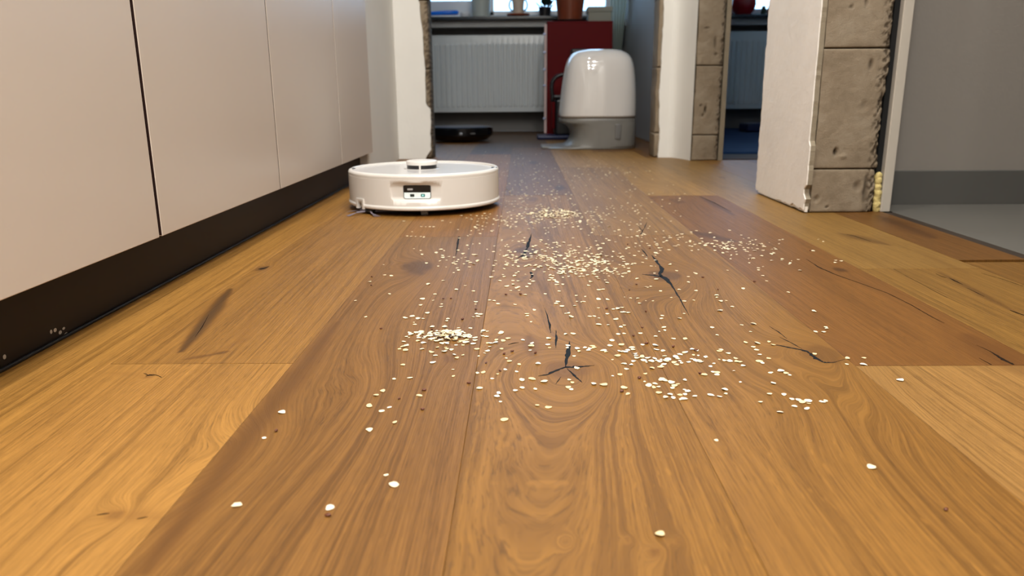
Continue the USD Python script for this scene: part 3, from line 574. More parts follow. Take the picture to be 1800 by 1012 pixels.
obj('icon_dot', upright(extr(rrect(DX+.0118, DZ-.0076, .0034, .0030, .0014), .0003), yd-.0003), 'screen_dot', dp, False)
# small two-line print right of the display, on the curved bumper
pr = []
for row, z, x0, segs in ((0, .0462, .077, (.0035, .0022, .003, .0016, .0028, .0018)), (1, .0410, .0850, (.0024, .002, .003, .0022, .0026))):
    x = x0
    for k, wv in enumerate(segs):
        yy = -math.sqrt(.1699**2-(x+wv/2)**2); c_ = bx(0, wv, -.0002, .0006, -.0007-.0003*(k % 2), .0008+.0005*(k % 3 == 0)); c_.apply_transform(trimesh.transformations.rotation_matrix(math.atan2(x, -yy), [0, 0, 1])); c_.apply_translation([x, yy, z]); pr.append(c_); x += wv+.0007
obj('lettering', cat_(pr), 'print_grey', rv, False, label='tiny grey two-line lettering')
# notch trim, underside, wheels, side brush
fr = mf.Manifold.cube([.008, .0300, .0220], True).translate([0, 0, .0022])-mf.Manifold.cube([.030, .0180, .0340], True).translate([0, 0, -.0085])
fr = fr.translate([.1680, 0, .0190]).rotate([0, 0, math.degrees(ang)])
obj('notch_trim', tm(fr), 'white_plastic', rv, False)
nb = bx(.148, .1515, -.001, .0085, .013, .0235); nb.apply_transform(trimesh.transformations.rotation_matrix(ang, [0, 0, 1])); obj('notch_reflection', nb, 'floor_reflection', rv, False, label='yellow brown plate painting the wood floor reflection inside the notch')
obj('underside', lathe([(0, .006), (.146, .006), (.160, .0123), (0, .0123)], 64), 'dark_plastic', rv, 35)
for s in (-1, 1):
    w_ = trimesh.creation.cylinder(.020, .02, sections=32); w_.apply_transform(trimesh.transformations.rotation_matrix(math.pi/2, [0, 1, 0])); w_.apply_translation([s*.115, .0, .0202]); obj('wheel', w_, 'rubber', rv, 30)
cw = trimesh.creation.cylinder(.008, .014, sections=24); cw.apply_transform(trimesh.transformations.rotation_matrix(math.pi/2, [0, 1, 0])); cw.apply_translation([.017, -.148, .0082]); obj('caster', cw, 'grey_plastic_dark', rv, 30, label='grey caster wheel')
sb = obj('side_brush', cyl(.012, .004, .011, (-.105, -.118), 20), 'dark_plastic', rv, 30, label='side brush hub')
for k in range(5):
    t_ = math.radians(216+k*72); P0 = np.array([-.105, -.118, .006]); P1 = P0+[.030*math.cos(t_), .030*math.sin(t_), -.001]; P2 = P0+[.056*math.cos(t_+.15), .056*math.sin(t_+.15), -.0048]
    obj('bristle_arm', cat_([tube([P0, P1], .0022, 8)]+[tube([P1, P2+[.006*j*math.sin(t_), -.006*j*math.cos(t_), 0]], .0006, 6) for j in (-1, -.4, .3, 1)]), 'bristle', sb, True)

# ------------------------------------------------------------------ dock
def superloft(secs, n=72, cap=True):
    """secs: (z, xl, xr, yf, yb, exponent) from bottom to top"""
    a = np.linspace(0, 2*np.pi, n, endpoint=False); v = []
    for (z, xl, xr, yf, yb, e) in secs:
        c, s = np.cos(a), np.sin(a); x = np.sign(c)*np.abs(c)**(2/e); y = np.sign(s)*np.abs(s)**(2/e)
        v.append(np.c_[(xl+xr)/2+(xr-xl)/2*x, (yf+yb)/2+(yb-yf)/2*y, np.full(n, z)])
    m_ = len(secs); V = np.vstack(v+[[np.mean(v[0], 0)], [np.mean(v[-1], 0)]]); f = []
    for i in range(m_-1):
        for k in range(n):
            k2 = (k+1) % n; f += [[i*n+k, i*n+k2, (i+1)*n+k2], [i*n+k, (i+1)*n+k2, (i+1)*n+k]]
    for k in range(n): f += [[m_*n, (k+1) % n, k], [m_*n+1, (m_-1)*n+k, (m_-1)*n+(k+1) % n]]
    return trimesh.Trimesh(V, f, process=False)
dk = thing('charging_dock', 'white domed charging dock with grey base at the room opening', 'docking station', (.356, 3.615, 0))
cx = .356
S = []
for z, xl, xr in [(.138, .178, .5285), (.150, .1765, .5285), (.18, .1795, .5285), (.23, .1845, .5270), (.28, .190, .5240), (.32, .1955, .5200), (.35, .2005, .5160), (.375, .206, .5105), (.395, .213, .503), (.41, .222, .494), (.422, .235, .481), (.431, .252, .464), (.4365, .274, .442), (.4395, .305, .411), (.4405, .345, .370)]:
    hw = (xr-xl)/2; sh = hw/.1755; S.append((z, xl-cx, xr-cx, -.175*sh, .17*sh, 3.4 if z < .40 else 3.0))
obj('cover', superloft(S), 'white_gloss', dk, True, label='glossy white domed cover')
B = []
for z in [0, .003, .006, .009, .0114, .0118, .014, .018, .024, .032, .042, .052, .063, .074, .084, .094, .102, .108, .112, .1143, .118, .124, .131, .1365, .1378]:
    if z < .0115: xl = .108+.05*(z/.0115)**2
    elif z < .1145: xl = .178+.052*math.sqrt(max(0, 1-((z-.063)/.0516)**2))
    else: xl = .178
    xr = .5285; k_ = 1.0 if 0 < z < .136 else .985
    B.append((z, cx+(xl-cx)*k_-cx, cx+(xr-cx)*k_-cx, -.175*k_, .17*k_, 3.4))
obj('base', superloft(B), 'grey_plastic', dk, True, label='grey base with a scooped out bay')
P = at_y(1085, 232, 3.447); q = rbx(P[0]-cx-.012, P[0]-cx+.016, -.178, -.166, P[2]-.033, P[2]+.036, .005, 8)
obj('vent_cover', q, 'grey_plastic_dark', dk, 40)
obj('charging_tray', rbx(-.262, -.16, -.10, .10, .0005, .010, .004, 8), 'grey_plastic', dk, 40)

# ------------------------------------------------------------------ black robot vacuum
br = thing('robot_vacuum', 'black round robot vacuum standing under the back room radiator', 'robot vacuum', (-.322, 4.10, 0))
obj('shell', lathe([(0, .010), (.140, .010), (.163, .030), (.168, .034), (.170, .040), (.170, .072), (.166, .077), (.158, .078), (0, .078)], 96), 'black_gloss', br, 30)
obj('top_plate', lathe([(0, .0782), (.156, .0782), (.154, .0798), (0, .0802)], 80), 'black_top', br, 35, label='dark blue sheen top plate')
q = trimesh.creation.icosphere(2, .007); q.vertices *= [1.3, .5, 1]; q.apply_translation([.012, -.1705, .048]); obj('sensor', q, 'sensor', br, True, label='bright round front sensor')
q = rbx(.060, .085, -.163, -.150, .046, .051, .002, 6); obj('front_mark', q, 'grey_plastic_dark', br, 30)
obj('underside', lathe([(0, .0), (.05, .0), (.05, .012), (0, .012)], 32), 'rubber', br, 30)

# ------------------------------------------------------------------ red cabinet, vacuum cleaner, pot, box
rc = thing('red_cabinet', 'dark red lacquered cabinet behind the white dock', 'cabinet', (.334, 4.68, 0))
obj('body', rbx(-.184, .184, -.176, .18, .0, .628, .002, 6), 'red_lacquer', rc, 40)
obj('front_panel', rbx(-.186, .186, -.1865, -.177, .004, .632, .002, 6), 'red_lacquer', rc, 40)
obj('top_panel', rbx(-.187, .187, -.187, .182, .6285, .640, .002, 6), 'red_lacquer', rc, 40)
es = obj('edge_strip', rbx(-.2005, -.1865, -.181, -.175, .02, .625, .001, 6), 'pale_strip', rc, 40, label='pale perforated edge strip')
for py in (60, 92, 122, 150, 208):
    z = at_y(958, py, 4.5)[2]; obj('clip', rbx(-.208, -.192, -.187, -.181, z-.006, z+.006, .002, 6), 'clip_metal', es, 40)
vc = thing('upright_vacuum', 'black upright vacuum cleaner with loop handle beside the red cabinet', 'vacuum cleaner', (.235, 4.30, 0))
def rel(px, py, Y, o_): return at_y(px, py, Y)-np.array(o_)
VO = (.235, 4.30, 0)
hp = [rel(x, y, 4.30, VO) for x, y in ((971, 176), (970, 158), (972, 142), (980, 134), (994, 131), (1008, 132))]
obj('handle', tube(spline(hp, 18), .011, 10), 'dark_plastic', vc, True, label='black loop handle')
zt = at_y(980, 172, 4.3)[2]
obj('body', cat_([rbx(-.052, .07, -.05, .05, .014, zt, .022, 16), rbx(-.058, .075, -.055, .055, zt-.004, zt+.016, .006, 8)]), 'dark_plastic', vc, 30)
obj('tank', rbx(-.064, -.048, -.04, .03, .055, zt-.02, .007, 12), 'red_lacquer', vc, 30, label='red side tank')
obj('upper_unit', rbx(.035, .12, -.035, .035, zt+.10, at_y(1005, 86, 4.3)[2], .012, 12), 'dark_plastic', vc, 30)
obj('stem', tube([(.08, 0, zt), (.08, 0, zt+.13)], .012, 10), 'dark_plastic', vc, 30)
obj('floor_head', rbx(-.148, .03, -.10, .10, .0005, .022, .008, 10), 'dark_blue_plastic', vc, 30, label='flat dark blue floor head')
pt = thing('flower_pot', 'large brown glazed flower pot standing on the red cabinet', 'flower pot', (.283, 4.60, .648))
obj('pot', lathe([(0, 0), (.064, 0), (.068, .003), (.092, .19), (.094, .20), (.086, .20), (.084, .19), (.06, .012), (0, .012)], 64), 'terracotta_glazed', pt, 35)
obj('soil', lathe([(0, .17), (.080, .17), (0, .178)], 32), 'soil', pt, 35)
obj('saucer', lathe([(0, .6402), (.078, .6402), (.098, .648), (.099, .652), (.094, .652), (.076, .6455), (0, .6455)], 64, (.283, 4.60, 0)), 'saucer_black', label='black saucer under the large brown pot', cat='saucer', smooth=35)
bxo = thing('storage_box', 'grey green lidded box at the back of the red cabinet', 'box', (.466, 4.76, .640))
obj('body', rbx(-.068, .068, -.06, .06, .0, .075, .004, 8), 'box_felt', bxo, 40); obj('lid', rbx(-.073, .073, -.065, .065, .068, .098, .004, 8), 'box_felt', bxo, 40)

# ------------------------------------------------------------------ radiators
def radiator(x0, x1, z0, z1, y, label):
    t = thing('radiator', label, 'radiator', (0, 0, 0))
    pitch = .0338; n = int((x1-x0-.04)/pitch)
    ux = np.linspace(0, 1, 13)[:-1]
    prof_x, prof_d = [x0], [0.]
    for k in range(n):
        for u_ in ux:
            prof_x.append(x0+.02+pitch*(k+u_)); prof_d.append(.012*np.clip(1.35*math.sin(math.pi*u_)**1.5-.25, 0, .8) if 0 <= u_ <= 1 else 0)
    prof_x.append(x1); prof_d.append(0.); prof_x, prof_d = np.array(prof_x), np.array(prof_d)
    zs = np.array([z0, z0+.003, z0+.026, z0+.034, z0+.040, z1-.062, z1-.056, z1-.048, z1-.003, z1]); am = np.array([0, 0, 0, .5, 1, 1, .5, 0, 0, 0]); off = np.array([.004, 0, 0, 0, 0, 0, 0, 0, 0, .004])
    X, Z = np.meshgrid(prof_x, zs); Y = y+.006-prof_d[None]*0-(am[:, None]*prof_d[None])+off[:, None]
    v = np.stack([X, Y, Z], -1).reshape(-1, 3); nx = len(prof_x); idx = np.arange(len(v)).reshape(len(zs), nx); q = [idx[:-1, :-1].ravel(), idx[:-1, 1:].ravel(), idx[1:, 1:].ravel(), idx[1:, :-1].ravel()]
    obj('ribbed_panel', trimesh.Trimesh(v, np.vstack([np.c_[q[0], q[1], q[2]], np.c_[q[0], q[2], q[3]]]), process=False), 'radiator_white', t, True)
    obj('core', bx(x0+.004, x1-.004, y+.0105, y+.085, z0+.004, z1-.006), 'radiator_shadow', t, False)
    for (a, b) in ((x0-.003, x0+.001), (x1-.001, x1+.003)): obj('side_panel', rbx(a, b, y+.004, y+.09, z0, z1+.002, .001, 6), 'radiator_white', t, 40)
    gr = obj('top_grille', cat_([bx(x0, x1, y+.004, y+.0095, z1-.004, z1+.002), bx(x0, x1, y+.083, y+.09, z1-.004, z1+.002)]), 'radiator_white', t, False)
    for x in np.arange(x0+.04, x1-.02, .06): obj('grille_bar', bx(x, x+.006, y+.0095, y+.083, z1-.003, z1+.001), 'radiator_white', gr, False)
    for x in (x0+.15, x1-.15): obj('wall_bracket', bx(x, x+.03, y+.0855, BACK_Y-.0005, z0+.1, z1-.1), 'radiator_shadow', t, False)
    return t
radiator(-.95, .30, .130, .605, 5.02, 'white ribbed panel radiator in the niche left of the red cabinet')
radiator(1.275, 2.4, .140, .615, 5.02, 'white ribbed panel radiator in the room with blue carpet')

# ------------------------------------------------------------------ things on the sills
ZS = SILL+.0042
bg = thing('blue_lid', 'bright blue plastic lid lying on the window sill', 'lid', (-.50, 5.10, ZS))
P0, P1 = at_y(757, 0, 5.08), at_y(802, 0, 5.08)
pts = [np.array([-.11, -.05, .012]), np.array([.085, -.06, .024])]
bl = superloft([(.018, -.11, .095, -.05, .05, 3), (.022, -.118, .102, -.055, .055, 3), (.034, -.120, .104, -.056, .056, 3), (.040, -.116, .10, -.052, .052, 3)], 48); bl.apply_transform(trimesh.transformations.rotation_matrix(-.05, [0, 1, 0])); obj('lid', bl, 'blue_plastic', bg, True)
pw = superloft([(.0, -.11, .10, -.05, .05, 2.6), (.005, -.115, .11, -.055, .055, 2.6), (.013, -.10, .10, -.05, .05, 2.6)], 40); pw.apply_translation([-.49, 5.085, ZS]); obj('paper_sheet', pw, 'paper_white', label='crumpled white paper under the blue lid', cat='paper', smooth=True)
def at_sill(px, Y=5.09): return at_y(px, 20, Y)[0]
b2 = lathe([(0, 0), (.022, 0), (.030, .008), (.034, .024), (.031, .03), (.026, .024), (0, .01)], 32, (at_sill(818), 5.06, ZS)); obj('small_bowl', b2, 'paper_white', label='small translucent white bowl between blue lid and pale pot', cat='bowl', smooth=35)
t = thing('flower_pot', 'tall pale grey flower pot on the window sill', 'flower pot', (at_sill(846), 5.10, ZS))
obj('pot', lathe([(0, 0), (.052, 0), (.056, .004), (.064, .16), (.066, .17), (.058, .17), (.056, .16), (0, .15)], 48), 'pot_grey', t, 35)
x_ = at_sill(911)
obj('saucer', lathe([(0, 0), (.052, 0), (.072, .012), (.074, .020), (.068, .020), (.05, .010), (0, .008)], 48, (x_, 5.09, ZS)), 'terracotta', label='terracotta saucer on the sill under the figured pot', cat='saucer', smooth=35)
t = thing('flower_pot', 'small cream pot with dark handles on a terracotta saucer', 'flower pot', (x_, 5.09, ZS+.0106))
obj('pot', lathe([(0, 0), (.030, 0), (.033, .01), (.036, .06), (.044, .12), (.046, .13), (.04, .13), (0, .12)], 48), 'pot_cream', t, 35)
for s in (-1, 1): obj('handle', tube(spline([(s*.034, 0, .03), (s*.054, 0, .045), (s*.056, 0, .075), (s*.040, 0, .10)], 10), .005, 8), 'saucer_black', t, True)
x_ = at_sill(958)
t = thing('houseplant', 'dark leafy plant in a dark pot beside the large brown pot', 'plant', (x_, 5.10, ZS))
obj('pot', lathe([(0, 0), (.034, 0), (.040, .05), (.042, .06), (0, .055)], 32), 'dark_plastic', t, 35)
lf = []
for k in range(46):
    an, el, L_ = rng.random()*6.28, .25+1.2*rng.random(), .04+.05*rng.random()
    q = np.array([[0, 0, 0], [.4*L_, .2*L_, .03*L_], [L_, 0, 0], [.4*L_, -.2*L_, .03*L_]]); g = trimesh.Trimesh(q, [[0, 1, 2], [0, 2, 3]], process=False)
    g = trimesh.Trimesh(np.vstack([q, q+[0, 0, -.0008]]), [[0, 2, 1], [0, 3, 2], [4, 5, 6], [4, 6, 7], [0, 1, 5], [0, 5, 4], [1, 2, 6], [1, 6, 5], [2, 3, 7], [2, 7, 6], [3, 0, 4], [3, 4, 7]], process=False)
    g.apply_transform(trimesh.transformations.rotation_matrix(-el, [0, 1, 0])); g.apply_transform(trimesh.transformations.rotation_matrix(an, [0, 0, 1])); g.apply_translation([.02*math.cos(an), .02*math.sin(an), .045+.09*rng.random()]); lf.append(g)
obj('foliage', cat_(lf), 'leaf_dark', t, False)
# curtain beside the window
xs = np.linspace(0, 1, 90); zc = np.linspace(.30, 2.3, 30)
U, Zc = np.meshgrid(xs, zc); spread = .030+.085*np.clip((Zc-.35)/.5, 0, 1)
X = .605+(U-.5)*spread; Yc = 4.95+.016*np.sin(U*5.2*2*np.pi+.6*np.sin(Zc*2)); fr_ = np.stack([X, Yc, Zc], -1).reshape(-1, 3); idx = np.arange(len(fr_)).reshape(30, 90); q = [idx[:-1, :-1].ravel(), idx[:-1, 1:].ravel(), idx[1:, 1:].ravel(), idx[1:, :-1].ravel()]
f = np.vstack([np.c_[q[0], q[1], q[2]], np.c_[q[0], q[2], q[3]]]); n0 = len(fr_)
obj('curtain', trimesh.Trimesh(fr_, f, process=False), 'curtain', label='pale curtain gathered beside the window above the red cabinet', cat='curtain', smooth=True)
# right room
t = thing('vase', 'round glossy red vase on the sill above the right radiator', 'vase', (at_y(1306, 20, 5.08)[0], 5.08, ZS))
obj('body', lathe([(0, 0), (.045, 0), (.05, .004), (.068, .03), (.078, .065), (.074, .10), (.05, .135), (.03, .15), (.034, .165), (.026, .165), (.02, .15), (0, .14)], 64), 'red_glaze', t, 35)
for px, c, lb, nm in ((1342, 'leaf_dark', 'tiny green bottle on the right room sill', 'small_bottle'), (1353, 'terracotta', 'tiny reddish pot on the right room sill', 'small_pot')):
    obj(nm, lathe([(0, 0), (.014, 0), (.017, .004), (.018, .03), (.012, .045), (.010, .055), (0, .055)], 24, (at_y(px, 20, 5.08)[0], 5.08, ZS)), c, label=lb, cat='ornament', smooth=35)
obj('carpet', rbx(.758, 2.95, 3.108, 5.16, -.0015, .012, .006, 8), 'carpet_blue', label='dark blue carpet covering the right room floor', cat='carpet', smooth=40)
P = at_y(1322, 225, 4.7)
obj('floor_case', rbx(P[0]-.055, P[0]+.12, 4.62, 4.80, .0125, .062, .012, 10), 'dark_blue_plastic', label='flat dark blue case lying on the blue carpet', cat='case', smooth=40)

# ------------------------------------------------------------------ oat flakes
NEAR = {  # crop origin, scale, crop points (read off the photograph at scale)
 (600, 600, 2.457): [(265,98),(228,158),(297,154),(178,210),(150,229),(337,230),(121,275),(207,281),(174,296),(231,346),(122,379),(193,572),(228,616),(702,335),(846,272),(895,280),(752,208),(780,196),(687,256),(672,233),(680,220),(652,157),(596,199),(613,131),(588,133),(675,137),(725,82),(757,127),(768,96),(709,118),(482,118),(484,146),(395,88),(823,158),(876,170),(780,163),(838,202),(850,93),(985,162),(998,174),(980,195),(993,204),(1017,112),(1090,180),(1133,184),(1172,146),(1203,140),(1222,93),(1232,116),(1222,197),(1238,223),(1312,136),(1310,170),(1327,187),(1355,179),(1368,193),(1385,162),(1397,166),(1425,175),(1430,198),(1455,180),(1420,225),(1435,240),(1400,238),(1462,227),(1465,247),(1375,828),(1440,188),(1350,195)],
 (1200, 600, 2.457): [(325,5),(308,22),(165,33),(197,48),(333,54),(392,12),(104,64),(55,78),(78,85),(120,105),(158,75),(182,80),(205,82),(230,70),(235,84),(250,85),(262,102),(135,92),(222,124),(130,128),(148,130),(148,140),(93,140),(330,82),(345,90),(372,70),(425,124),(447,134),(462,142),(380,132),(392,178),(250,172),(570,50),(712,70),(710,95),(783,68),(780,97),(938,165),(182,204),(186,222),(122,228),(160,235),(8,205),(22,212),(10,224),(5,245),(52,233),(335,258),(376,223),(437,226),(420,302),(472,245),(500,247),(518,257),(543,253),(545,265),(483,276),(537,288),(603,257),(618,253),(815,537),(143,422),(10,163)],
 (600, 380, 3.374): [(380,600),(420,590),(455,603),(485,603),(430,625),(437,638),(510,570),(545,495),(470,523),(480,487),(595,517),(592,532),(555,458),(515,400),(605,378),(285,457),(145,593),(83,498),(783,440),(735,408),(797,505),(795,517),(783,593),(810,590),(800,575),(825,577),(625,617),(612,653),(765,660),(830,683),(715,682),(950,683),(945,690),(405,687),(400,715),(385,710),(372,740),(390,760),(365,770),(345,783),(380,790),(385,762),(480,783),(455,705),(480,690),(530,683),(535,802),(570,775),(620,795),(670,817),(685,835),(720,820),(540,863),(815,825),(850,808),(865,795),(880,770),(870,748),(915,745),(920,730),(950,782),(960,735),(990,720),(1077,730),(997,855),(1125,623),(1165,870),(1230,720),(1235,775),(1225,757),(1120,790),(1130,750),(1125,765),(1330,695),(1375,693),(1340,775),(1345,762),(1400,780),(1410,797),(1445,775),(1465,790),(1490,765),(1475,780),(1500,775),(1380,825),(1560,790),(1570,800),(1640,695),(1605,733),(1655,755),(1650,797),(1675,800),(1630,605),(1520,637),(1475,590),(1500,590),(1360,587),(1330,573),(1310,530),(1385,527),(1437,503),(1525,490),(1525,540),(1575,575),(1665,537),(1680,565),(1030,520),(930,516),(905,498),(880,495),(1005,437),(980,412),(1020,402),(940,380),(890,358),(965,355),(1210,457),(1090,462),(1040,422),(1100,415),(1145,553),(1100,575),(250,284),(297,350),(257,345),(168,385),(430,190),(420,90),(390,115),(415,117),(440,118),(470,118),(490,122),(475,60),(500,60),(525,60),(548,60)],
 (1050, 380, 3.373): [(235,367),(350,370),(300,418),(285,415),(318,412),(375,440),(430,284),(470,320),(578,333),(585,338),(540,355),(540,388),(585,438),(485,432),(438,478),(515,500),(240,483),(288,498),(330,498),(250,513),(150,537),(148,565),(185,568),(60,575),(10,600),(110,607),(65,640),(8,638),(160,643),(385,585),(380,602),(515,573),(488,602),(395,655),(400,672),(368,680),(450,722),(268,757),(350,787),(143,758),(85,732),(125,695),(255,690),(680,655),(710,700),(728,557),(800,533),(765,497),(730,500),(710,478),(707,465),(855,640),(925,635),(910,680),(880,745),(950,750),(1018,740),(925,770),(945,787),(865,427),(980,350),(983,296),(1005,380),(1285,560),(1295,680),(1350,680),(1355,655),(1360,663),(1340,683),(640,830),(1098,135),(1310,135),(1340,148),(1412,258),(1445,262),(1412,272),(1132,447),(515,805),(490,815),(520,803),(165,800),(140,800),(40,790),(30,793),(205,775),(180,790),(230,820),(225,810),(215,855),(240,835),(265,830),(275,850),(290,858),(300,835),(320,855),(340,840),(355,850),(370,855),(400,825),(380,880),(375,890),(410,855),(420,845),(465,830),(470,875),(490,855),(500,865),(540,860),(580,850),(590,855),(465,832)],
}
FL = [(ox+cx_/s_, oy+cy_/s_) for (ox, oy, s_), P_ in NEAR.items() for cx_, cy_ in P_]
LONE = {(416, 886): 'large pale oat flake alone on the near brown plank, nearest the cabinets', (580, 891): 'yellowish oat flake with a dark speck in front of it', (495, 723): 'oblong oat flake alone on the dark seam edge of the brown plank', (464, 768): 'tiny oat crumb alone near the golden plank seam',
        (678, 833): 'tiny pale oat crumb just behind a lone near flake', (692, 851): 'pale oat flake alone on the near brown plank, centre', (1532, 819): 'white oat flake alone on the near right plank', (1160, 937): 'oat flake lying alone near the pin knots at the very front', (1259, 772): 'tiny oat crumb alone right of the star-cracked plank',
        (886, 736): 'oat flake alone in front of the star-cracked knot', (1582, 667): 'oat flake alone on the pinkish plank by its end joint', (649, 754): 'oval oat flake alone left of the knot plank seam'}
FL = [p for p in FL if all(abs(p[0]-k[0])+abs(p[1]-k[1]) > 7 for k in LONE)]
rg = np.random.default_rng(77)
for (cx_, cy_, sx_, sy_, n_) in [(786, 590, 24, 6, 95), (800, 600, 42, 14, 35), (1000, 460, 55, 16, 190), (1040, 470, 38, 9, 70), (940, 445, 45, 18, 90), (975, 376, 24, 3.6, 190), (965, 380, 60, 14, 170), (1290, 431, 34, 7, 65), (1200, 422, 70, 12, 60),
                                 (930, 330, 60, 20, 150), (1030, 300, 50, 11, 70), (1085, 303, 18, 2, 16), (850, 390, 35, 14, 60), (800, 456, 32, 13, 45), (1060, 430, 80, 30, 90), (1090, 370, 60, 18, 60), (920, 290, 40, 16, 50), (1010, 520, 90, 34, 30), (1180, 630, 50, 14, 25), (1355, 448, 40, 14, 30), (1130, 345, 40, 20, 22)]:
    for _ in range(n_): FL.append((rg.normal(cx_, sx_), rg.normal(cy_, sy_)))
def flake_mesh(L_, r, fold=True):
    n = 11; a = np.linspace(0, 2*np.pi, n, endpoint=False); asp = r.uniform(.68, .95)
    rad = 1+.10*r.normal(size=n)*.8+.06*np.cos(2*a+r.uniform(0, 6)); x = np.cos(a)*rad*L_/2; y = np.sin(a)*rad*L_/2*asp
    bend = r.uniform(-.2, .2); tw = r.uniform(-.18, .18)
    def zf_(x_, y_): return bend*x_*x_/L_*2+tw*x_*y_/L_*2-.5*np.abs(y_)*(r_c*np.exp(-np.abs(y_)/L_*8))
    r_c = .25
    th = L_*r.uniform(.06, .10)
    ring = np.c_[x, y, zf_(x, y)]; inner = np.c_[x*.55, y*.55, zf_(x*.55, y*.55)]
    V = np.vstack([inner+[0, 0, th], ring+[0, 0, th*.55], ring*[.96, .96, 1]+[0, 0, 0], [[0, 0, th*1.0]], [[0, 0, 0]]]); F = []
    for k in range(n):
        j = (k+1) % n; F += [[3*n, k, j], [k, n+k, n+j], [k, n+j, j], [n+k, 2*n+k, 2*n+j], [n+k, 2*n+j, n+j], [3*n+1, 2*n+j, 2*n+k]]
    return trimesh.Trimesh(V, F, process=False)
def place_flake(px, py, r, L_, stack=0.):
    P = at_z(px, py, .001); m = flake_mesh(L_, r)
    tl = r.normal(0, .10+(.25 if stack else 0)); m.apply_transform(trimesh.transformations.rotation_matrix(tl, [math.cos(r.uniform(0, 6.3)), math.sin(r.uniform(0, 6.3)), 0])); m.apply_transform(trimesh.transformations.rotation_matrix(r.uniform(0, 6.28), [0, 0, 1]))
    m.apply_translation([P[0], P[1], .0002+stack-m.vertices[:, 2].min()]); return m
REG = [((690, 560, 760, 640), 'at the left end of the heap beside the star-cracked knot'), ((760, 560, 815, 608), 'in the middle of the heap left of the star-cracked knot'), ((760, 608, 815, 640), 'on the near fringe of the heap left of the star-cracked knot'), ((815, 560, 870, 640), 'trailing off the right end of the left heap'),
       ((870, 560, 945, 640), 'between the left heap and the star-cracked knot'), ((600, 640, 700, 1012), 'near the lone flakes on the brown plank'), ((700, 640, 835, 1012), 'on the brown plank in front of the heap'),
       ((835, 640, 945, 1012), 'along the seam in front of the star-cracked knot'), ((945, 640, 1050, 675), 'on the dark heart of the star-cracked knot'), ((945, 675, 1060, 1012), 'just in front of the star-cracked knot'), ((945, 560, 1060, 640), 'just behind the star-cracked knot'),
       ((1050, 560, 1110, 640), 'behind and right of the star-cracked knot'), ((1050, 640, 1125, 1012), 'right of the star-cracked knot on its outer rings'), ((1110, 560, 1180, 600), 'on the back edge of the drift right of the star-cracked knot'), ((1110, 600, 1180, 640), 'in the middle of the drift right of the star-cracked knot'),
       ((1110, 640, 1180, 720), 'at the near left corner of the right drift'), ((1180, 560, 1245, 640), 'in the right half of the drift before the long crack'), ((1180, 640, 1245, 720), 'in the tight near cluster of the right drift'), ((1245, 560, 1310, 655), 'in the row right of the drift'), ((1245, 655, 1330, 720), 'in front of the row right of the drift'),
       ((1330, 665, 1500, 730), 'in the near right cluster before the edge knot'), ((1310, 540, 1400, 665), 'left of the cracked edge knot on the right'), ((1400, 540, 1800, 690), 'beside or past the cracked edge knot on the right'),
       ((600, 500, 760, 562), 'on the brown plank behind the left heap'), ((760, 500, 880, 562), 'near the seam behind the left heap'), ((880, 440, 1000, 562), 'behind the star-cracked knot by the thin cracks'), ((1000, 440, 1110, 562), 'in the near edge of the middle drift'), ((1110, 430, 1310, 562), 'around the long crack of the right ringed knot')]
def flake_words(L_, mt): return ('small ' if L_ < .0044 else 'large ' if L_ > .0058 else '')+{'oat': 'cream', 'oat_pale': 'whitish', 'oat_tan': 'tan'}[mt]
items = []
for p, lb in LONE.items():
    tiny = 'tiny' in lb; items.append((p[0], p[1], lb, None, .0036 if tiny else .0066))
for (x, y) in FL:
    P = at_z(x, y)
    if y < 262 or np.hypot(P[0]-RC[0], P[1]-RC[1]) < .165: continue
    if not (-.44 < P[0] < .60): continue
    items.append((x, y, None, None, float(np.clip(rg.normal(.0050, .0011), .0028, .0070))))
items.sort(key=lambda t: -t[1])
heap = lambda x, y: (.0055*np.exp(-((x-786)/26)**2-((y-590)/7)**2)+.008*np.exp(-((x-975)/28)**2-((y-376)/4.5)**2))
far = {'oat': [], 'oat_pale': []}
nI = 0
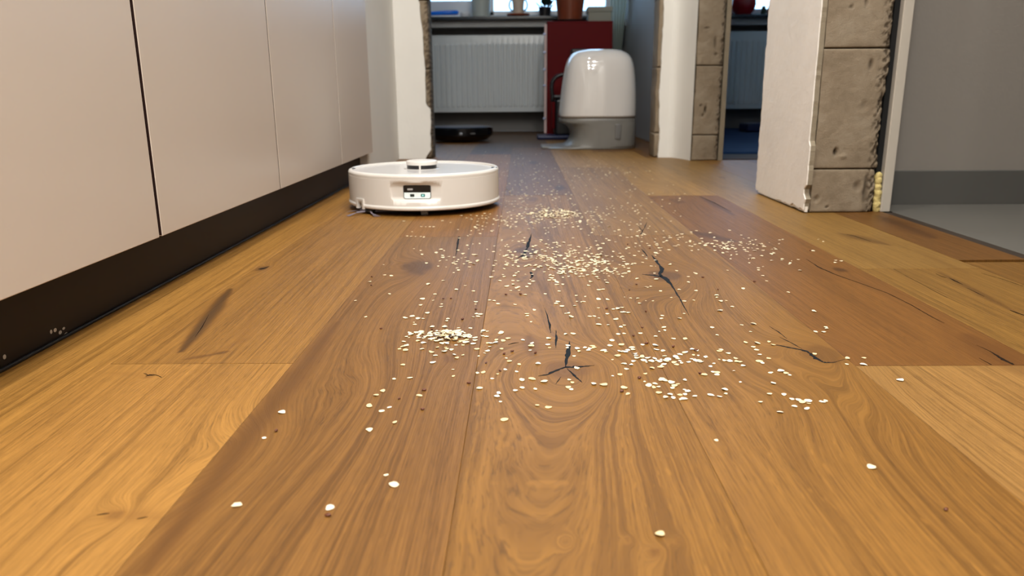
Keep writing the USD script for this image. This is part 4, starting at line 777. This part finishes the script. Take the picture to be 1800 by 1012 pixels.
for k, (x, y, lb, g, L_) in enumerate(items):
    h_ = heap(x, y)*rg.random(); m = place_flake(x, y, rg, L_, h_ if h_ > .0006 else 0.)
    mt = ['oat', 'oat_pale', 'oat_pale', 'oat_tan'][rg.integers(4)] if rg.random() < .9 else 'oat_tan'
    if nI < 300:
        if lb is None:
            for (bx0, by0, bx1, by1), l2 in REG:
                if bx0 <= x <= bx1 and by0 <= y <= by1: break
            else: l2 = 'astray on the planks outside the drifts'
            lb = f'{flake_words(L_, mt)} oat flake {l2}'; g = f'oat flakes {l2}'
        obj('oat_flake', m, mt, label=lb, cat='oat flake', group=g, smooth=False); nI += 1
    else: far['oat_pale' if mt == 'oat_pale' else 'oat'].append(m)
obj('spilled_oats', cat_(far['oat']+far['oat_pale']), 'oat', label='many spilled oat flakes on the planks from the middle drift to the dock', cat='spilled oats', kind='stuff', smooth=False)
# brown husk bits
SD = {(0, 600, 2.457): [(1193, 383), (1416, 748)], (600, 600, 2.457): [(625,90),(685,124),(703,51),(738,40),(838,48),(550,177),(358,208),(250,245),(350,290),(1212,213),(1288,155)],
      (600, 380, 3.374): [(235,663),(537,667),(718,608),(798,548),(605,487),(650,485),(180,357),(178,408),(977,462),(1063,459)],
      (1050, 380, 3.373): [(232,402),(190,435),(55,545),(288,562),(265,657),(215,705),(585,792),(450,770),(292,750),(610,928),(250,957),(715,432),(625,360),(905,253),(932,385),(1262,202),(180,165),(310,188)], (1200, 600, 2.457): [(57, 37), (75, 135), (1138, 722)]}
for (ox, oy, s_), P_ in SD.items():
    for (a, b) in P_:
        x, y = ox+a/s_, oy+b/s_; P = at_z(x, y, .001); L_ = rg.uniform(.0030, .0045); m = trimesh.creation.icosphere(1, L_/2)
        m.vertices = m.vertices*[1, rg.uniform(.55, .8), .45]*(1+.12*rg.normal(size=(len(m.vertices), 1))); m.apply_transform(trimesh.transformations.rotation_matrix(rg.uniform(0, 6), [0, 0, 1])); m.apply_translation([P[0], P[1], .0001-m.vertices[:, 2].min()])
        g = None
        if y > 760 or (x > 1500 and y > 700): lb = 'dark husk bit just in front of the yellowish oat flake' if x < 900 else 'lone dark speck on the near right plank'
        else:
            l2 = next((t for (b0, b1, b2_, b3), t in REG if b0 <= x <= b2_ and b1 <= y <= b3), 'among the middle and far drifts of flakes' if y < 500 else 'beside the seam at the left of the brown plank')
            lb = f"{'tiny' if L_ < .0036 else 'small'} dark husk bit {l2}"; g = f'husk bits {l2}'
        obj('husk_bit', m, 'seed_brown', label=lb, cat='husk bit', group=g, smooth=True)
